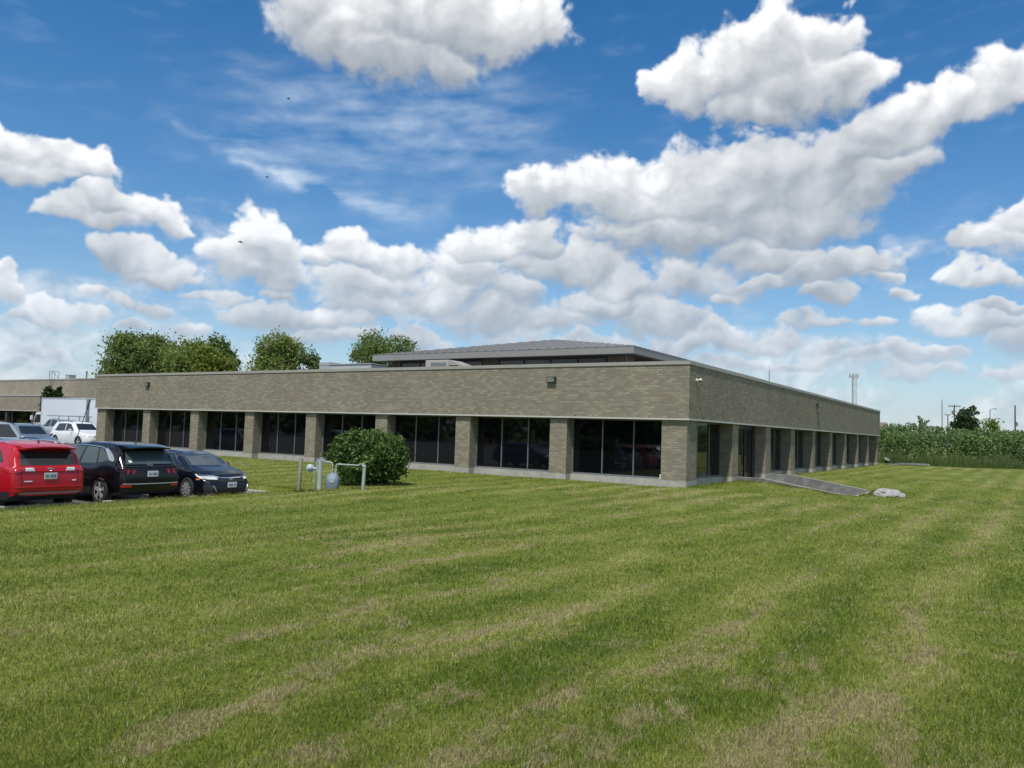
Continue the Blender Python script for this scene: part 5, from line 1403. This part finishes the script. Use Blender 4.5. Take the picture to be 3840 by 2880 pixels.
tag(MB().box(-1.5, 1.15, -.55, .55, 0, .17).box(-2.5, -1.52, -.45, .45, -.02, .08).build("concrete_slab", M_conc_d, loc=(2.2, 51.9, zz + .03), bevel=.02), "flat pale slab lying before the tall grass", "slab").rotation_euler = (0, 0, HEAD)
t = thing("flowering_plant", "small clump of white flowers by the far corner of the building", "plant", (-.35, 53.6, float(Hgt(-.35, 53.6))))
leaves("flowers", crown_points([(0, 0, .42, .26, .2, .15)], 160, .05, 4, .6, 8), .055, smat("white_petals", (.62, .64, .52), .8, .1), t, 8)
leaves("stems", crown_points([(0, 0, .22, .22, .2, .2)], 200, .08, 5, .5, 8), .09, TG, t, 9, up=1)

make_tree("dark rounded tree behind the utility pole with the crossarm", "tree", 1.4, 145.0, 9.7, 4.3, 31, leaf_mat("far_tree_leaves", (.020, .040, .020), (.045, .075, .035), (.08, .12, .05)), 4200, .34, base=0, group="trees beyond the hedgerow", crown_from=.2)
make_tree("small cone shaped tree beside the street lamp beyond the hedgerow", "tree", 6.1, 136.4, 6.9, 2.6, 32, LG, 1600, .22, base=0, group="trees beyond the hedgerow", crown_from=.1)
make_tree("sparse young tree beyond the left half of the hedgerow", "tree", -6.8, 151.9, 8.3, 2.8, 33, LD, 320, .22, base=0, group="trees beyond the hedgerow", crown_from=.45, clump=.4)
make_tree("low bushy tree beyond the hedgerow left of the thin mast", "tree", -7.9, 131, 5.2, 2.6, 34, LD, 1100, .24, base=0, group="trees beyond the hedgerow", crown_from=.1)
M_wood = smat("pole_wood", (.10, .085, .075), .9, .25, 5)
M_steel = smat("pole_steel", (.20, .21, .225), .5, .1, 2)
def pole(name, label, x, y, top, r, parts, cat="pole", m=M_wood):
    t = thing(name, label, cat, (x, y, 0), HEAD)
    MB().rod((0, 0, -.3), (0, 0, top), r, r * .7, 10).build("pole", m, t)
    parts(t, top); return t
def arm(t, z, w, r=.07): MB().box(-w / 2, w / 2, -r, r, z - r, z + r).build("crossarm", M_wood, t)
def insul(t, z, xs_):
    for x in xs_: MB().rod((x, 0, z), (x, 0, z + .25), .06, n=6).build("insulator", M_steel, t)
def up1(t, top): arm(t, top - .35, 2.5); insul(t, top - .28, (-1.15, -.5, .5, 1.15)); MB().rod((-.32, 0, top - 2.0), (-.32, 0, top - 1.2), .2, n=10).build("transformer", M_steel, t)
pole("utility_pole", "wooden utility pole with a wide crossarm in front of the dark tree", -1.1, 155.6, 10.3, .17, up1, "utility pole")
pole("utility_pole", "shorter wooden pole with a small crossarm left of the dark tree", -3.0, 166.3, 8.6, .15, lambda t, top: (arm(t, top - .05, 1.3), insul(t, top, (-.55, .55))), "utility pole")
pole("mast", "tall thin steel mast beyond the middle of the hedgerow", -4.9, 177, 12.2, .13, lambda t, top: MB().rod((0, 0, top), (0, 0, top + .7), .03, n=6).build("tip", M_steel, t), "mast", M_steel)
def lampp(t, top): MB().path([(0, 0, top - .1), (.25, 0, top + .12), (1.0, 0, top + .2)], .07).build("arm", M_steel, t); MB().box(.75, 1.4, -.14, .14, top + .12, top + .26).build("lamp_head", M_steel, t)
pole("street_lamp", "single arm street lamp above the small cone shaped tree", 4.7, 171.3, 10.0, .12, lampp, "street lamp", M_steel)
pole("utility_pole", "bare wooden pole near the right picture edge", 9.4, 150.5, 10.0, .17, lambda t, top: (MB().rod((.32, 0, 6.0), (.32, 0, 6.75), .19, n=10).build("transformer", M_steel, t), MB().rod((0, 0, 6.8), (.32, 0, 6.8), .04, n=6).build("bracket", M_steel, t)), "utility pole")
# thin mast seen over the side parapet
pole("mast", "distant thin mast rising over the side parapet of the brick building", -70.8, 277.2, 28.6, .22, lambda t, top: MB().rod((0, 0, top), (0, 0, top + 2.0), .05, n=5).build("tip", M_steel, t), "mast", M_steel)
# lattice tower with antennas
t = thing("cell_tower", "pale lattice telecom tower with a ring of antennas on top", "tower", (-61.4, 402.8, 0), .4)
M_tow = smat("tower_steel", (.42, .45, .48), .6, .08, .2)
lt = MB(); TH = 36.5; n = 3
def leg(k, z):
    rr = 2.3 - .95 * min(1, z / 22)
    a = 2 * math.pi * k / 3; return Vector((rr * math.cos(a), rr * math.sin(a), z))
zs = list(np.arange(0, TH + .1, 1.825))
for z0_, z1_ in zip(zs, zs[1:]):
    for k in range(3):
        lt.rod(leg(k, z0_), leg(k, z1_), .13, n=5, cap=False)
        lt.rod(leg(k, z0_), leg((k + 1) % 3, z1_), .07, n=4, cap=False); lt.rod(leg((k + 1) % 3, z0_), leg(k, z1_), .07, n=4, cap=False); lt.rod(leg(k, z1_), leg((k + 1) % 3, z1_), .07, n=4, cap=False)
lt.build("lattice", M_tow, t)
for k in range(9):
    a = 2 * math.pi * k / 9; x_, y_ = 2.15 * math.cos(a), 2.15 * math.sin(a)
    pn = MB().box(x_ - .22, x_ + .22, y_ - .16, y_ + .16, TH - 1.5, TH + .7).rod((x_ * .3, y_ * .3, TH - 1.2), (x_, y_, TH - .6), .07, n=5); pn.build("antenna", M_tow, t)
MB().rod((0, 0, TH), (0, 0, TH + 7), .06, .03, 6).build("lightning_rod", M_tow, t)
# small house roof beyond the far corner
t = thing("house", "small house with a brown gable roof beyond the far corner of the brick building", "house", (-14.6, 148.0, 0), HEAD - .3)
MB().box(-4, 1.6, -3, 3, -.3, 4.7).build("wall", smat("house_wall", (.42, .38, .32), .85, .1, 1), t)
MB().add([(-4.4, -3.4, 4.6), (2.0, -3.4, 4.6), (2.0, 3.4, 4.6), (-4.4, 3.4, 4.6), (-4.4, 0, 6.2), (2.0, 0, 6.2)], [(0, 1, 5, 4), (2, 3, 4, 5), (0, 4, 3), (1, 2, 5), (0, 3, 2, 1)]).build("roof", smat("house_roof", (.16, .13, .11), .85, .2, 2), t)

# far off tree line on the horizon, and the wood edge behind the car park that the windows mirror
def treeline(name, label, line, n, h, leaf, seed, m, depth=8):
    rg = np.random.RandomState(seed); P = np.array(line, float)
    d = np.r_[0, np.cumsum(np.linalg.norm(np.diff(P, axis=0), axis=1))]
    nc = n // 60; t_ = rg.rand(nc) * d[-1]
    cx_ = np.interp(t_, d, P[:, 0]) + rg.randn(nc) * depth * .4; cy_ = np.interp(t_, d, P[:, 1]) + rg.randn(nc) * depth * .4
    hh = h * (.62 + .38 * rg.rand(nc)) * (.85 + .15 * np.sin(t_ * .07))
    w = hh * .34
    u = rg.randn(nc, 60, 3); u /= np.linalg.norm(u, axis=2)[..., None]; u *= (.6 + .4 * rg.rand(nc, 60, 1))
    p = np.stack([cx_[:, None] + u[..., 0] * w[:, None], cy_[:, None] + u[..., 1] * w[:, None], hh[:, None] * .5 + u[..., 2] * hh[:, None] * .5], 2).reshape(-1, 3)
    o = leaves(name, p, leaf, m, None, seed, aspect=.75)
    return tag(o, label, "trees", kind='stuff')
LF = leaf_mat("distant_leaves", (.035, .055, .035), (.06, .09, .055), (.09, .125, .075), .2)
treeline("distant_trees", "low dark tree line far off on the horizon", [(-500, 420), (-200, 520), (0, 560), (200, 520), (500, 380)], 9000, 8.5, 1.5, 61, LF, 16)
treeline("wood_edge", "dark edge of a wood across the car park, mirrored in the front windows", [(-230, -40), (-170, -66), (-110, -78), (-60, -80), (-18, -84)], 26000, 11, .55, 62, LD, 7)
treeline("wood_edge", "dark edge of a wood east of the lawn", [(70, 20), (82, 60), (80, 96)], 8000, 9, .55, 63, LD, 6)

# three birds high over the building
M_bird = mat("bird_feathers", (.05, .045, .045), .8)
for (x, y, z, hd_, lab, s_) in ((-37.7, 12.2, 27.4, .5, "highest of three tiny dark birds in the sky", .28), (-38.9, 11.5, 21.1, 2.0, "tiny dark bird in the sky between two others", .28), (-40.4, 10.5, 15.9, 1.2, "lowest of three tiny dark birds, before the left clouds", .32)):
    b = MB().ball((0, 0, 0), .16 * s_ * 2, 8, 6, (1.9, .55, .5))
    for sg in (-1, 1): b.add([(.12 * s_, sg * .04, .03), (-.12 * s_, sg * .04, .03), (-.10 * s_, sg * .55 * s_, .16 * s_), (.06 * s_, sg * .50 * s_, .17 * s_), (-.16 * s_, sg * .95 * s_, .04 * s_)], [(0, 1, 2, 3), (3, 2, 4)])
    b.add([(-.28 * s_, 0, .0), (-.5 * s_, .09 * s_, 0), (-.5 * s_, -.09 * s_, 0)], [(0, 1, 2)])
    tag(b.build("bird", M_bird, loc=(x, y, z)), lab, "bird", "birds in the sky").rotation_euler = (0, .1, hd_)

# ------------------------------------------------------------------ grass blades
def blade_build(nt, b):
    q = NB(nt); p = q.pos()
    at = q.n('ShaderNodeAttribute', attribute_name='rnd').outputs['Fac']
    c, dry, n3 = lawn_color(q, p)
    c = q.mix(1.0, c, q.ramp(at, [(0.0, (.70, .76, .60)), (.55, (1.35, 1.32, 1.1)), (.9, (2.0, 1.85, 1.8)), (1.0, (2.7, 2.4, 2.7))]), 'MULTIPLY')
    straw = q.mix(at, (.24, .20, .10), (.52, .45, .28))
    isdry = q.math('LESS_THAN', q.math('FRACT', q.math('MULTIPLY', at, 37.0)), q.math('ADD', q.math('MULTIPLY', dry, .66), .085))
    c = q.mix(isdry, c, straw)
    nt.links.new(c, b.inputs['Base Color'])
    tr = q.n('ShaderNodeBsdfTranslucent'); nt.links.new(c, tr.inputs[0])
    ms = q.n('ShaderNodeMixShader', {0: .35}); nt.links.new(b.outputs[0], ms.inputs[1]); nt.links.new(tr.outputs[0], ms.inputs[2])
    nt.links.new(ms.outputs[0], nt.nodes['Material Output'].inputs[0])
M_blade = mat("grass_blade", (.1, .15, .03), .65, spec=.2, build=blade_build)
NBL = 520000
rg = np.random.RandomState(99)
d0, d1 = 2.9, 46.0
u = rg.rand(NBL)
k = -.75                                     # blades get sparser and coarser with distance
dd = (d0 ** k + u * (d1 ** k - d0 ** k)) ** (1 / k)
lat = (rg.rand(NBL) * 2 - 1) * (.70 * dd + .6)
x = CAM.x + (-math.sin(HEAD)) * dd + math.cos(HEAD) * lat
y = CAM.y + (math.cos(HEAD)) * dd + math.sin(HEAD) * lat
ok = ~is_park(x - .12, y - .12) & ~((x > -.3) & (x < PITX + .25) & (y > 6.15) & (y < 11.2)) & ~((x < .06) & (y > -.02))
ok &= ~((x > -9.16) & (x < -9.0) & (y < -10.6))
x, y, dd = x[ok], y[ok], dd[ok]
ptch = .5 + .5 * np.sin(x * 2.1 + 1.7 * np.sin(y * 1.3)) * np.sin(y * 1.7 + 2.0 * np.sin(x * .9))
h = (.022 + .024 * rg.rand(len(x)) + .012 * ptch) * (dd / 4) ** .22
w = .0047 * (dd / 3.2) ** .82
lean = 1.15
near = dd < 9
z = Hgt(x, y)
# match the faceted terrain sheet: sample it bilinearly
def sheet(x, y):
    i = np.clip(np.searchsorted(gx, x) - 1, 0, len(gx) - 2); j = np.clip(np.searchsorted(gy, y) - 1, 0, len(gy) - 2)
    fx = (x - gx[i]) / (gx[i + 1] - gx[i]); fy = (y - gy[j]) / (gy[j + 1] - gy[j])
    return GZ[j, i] * (1 - fx) * (1 - fy) + GZ[j, i + 1] * fx * (1 - fy) + GZ[j + 1, i] * (1 - fx) * fy + GZ[j + 1, i + 1] * fx * fy
z = sheet(x, y) - .004
# longer fringe the mower misses along walls, posts and the ramp
fx, fy = [], []
def fringe(x0, y0, x1, y1, n, sp=.05):
    t = rg.rand(n); fx.append(x0 + (x1 - x0) * t + rg.randn(n) * sp); fy.append(y0 + (y1 - y0) * t + rg.randn(n) * sp)
fringe(-38, -.02, .1, -.02, 9000); fringe(.08, 0, .08, 6.3, 2600); fringe(.08, 11.1, .08, 46, 7000); fringe(.1, 6.22, 4.6, 6.22, 2600); fringe(.1, 11.18, 4.6, 11.18, 1500)
fringe(-9.0, -22, -9.0, -10.6, 5200, .06); fringe(-9.0, -10.52, -20, -10.52, 2600, .06); fringe(4.95, 6.2, 4.95, 11, 900)
for (px_, py_, r_) in ((-8.5, -11.08, .09), (-7.88, -10.80, .1), (6.0, 6.1, .58), (-7.2, -9.9, .1), (-8.6, -7.95, .75), (-8.1, -10.85, .08)):
    a_ = rg.rand(500) * 6.28; fx.append(px_ + np.cos(a_) * (r_ + rg.rand(500) * .07)); fy.append(py_ + np.sin(a_) * (r_ + rg.rand(500) * .07))
fx = np.concatenate(fx); fy = np.concatenate(fy)
x = np.r_[x, fx]; y = np.r_[y, fy]; z = np.r_[z, sheet(fx, fy) - .004]
h = np.r_[h, .05 + .09 * rg.rand(len(fx)) ** 1.5]; w = np.r_[w, np.full(len(fx), .016)]
g1 = blades("lawn_grass", x, y, z, h, w, M_blade, lean, 7, seg=False)
tag(g1, "short mown lawn grass with dry straw patches in front of the building", "grass", kind='stuff')
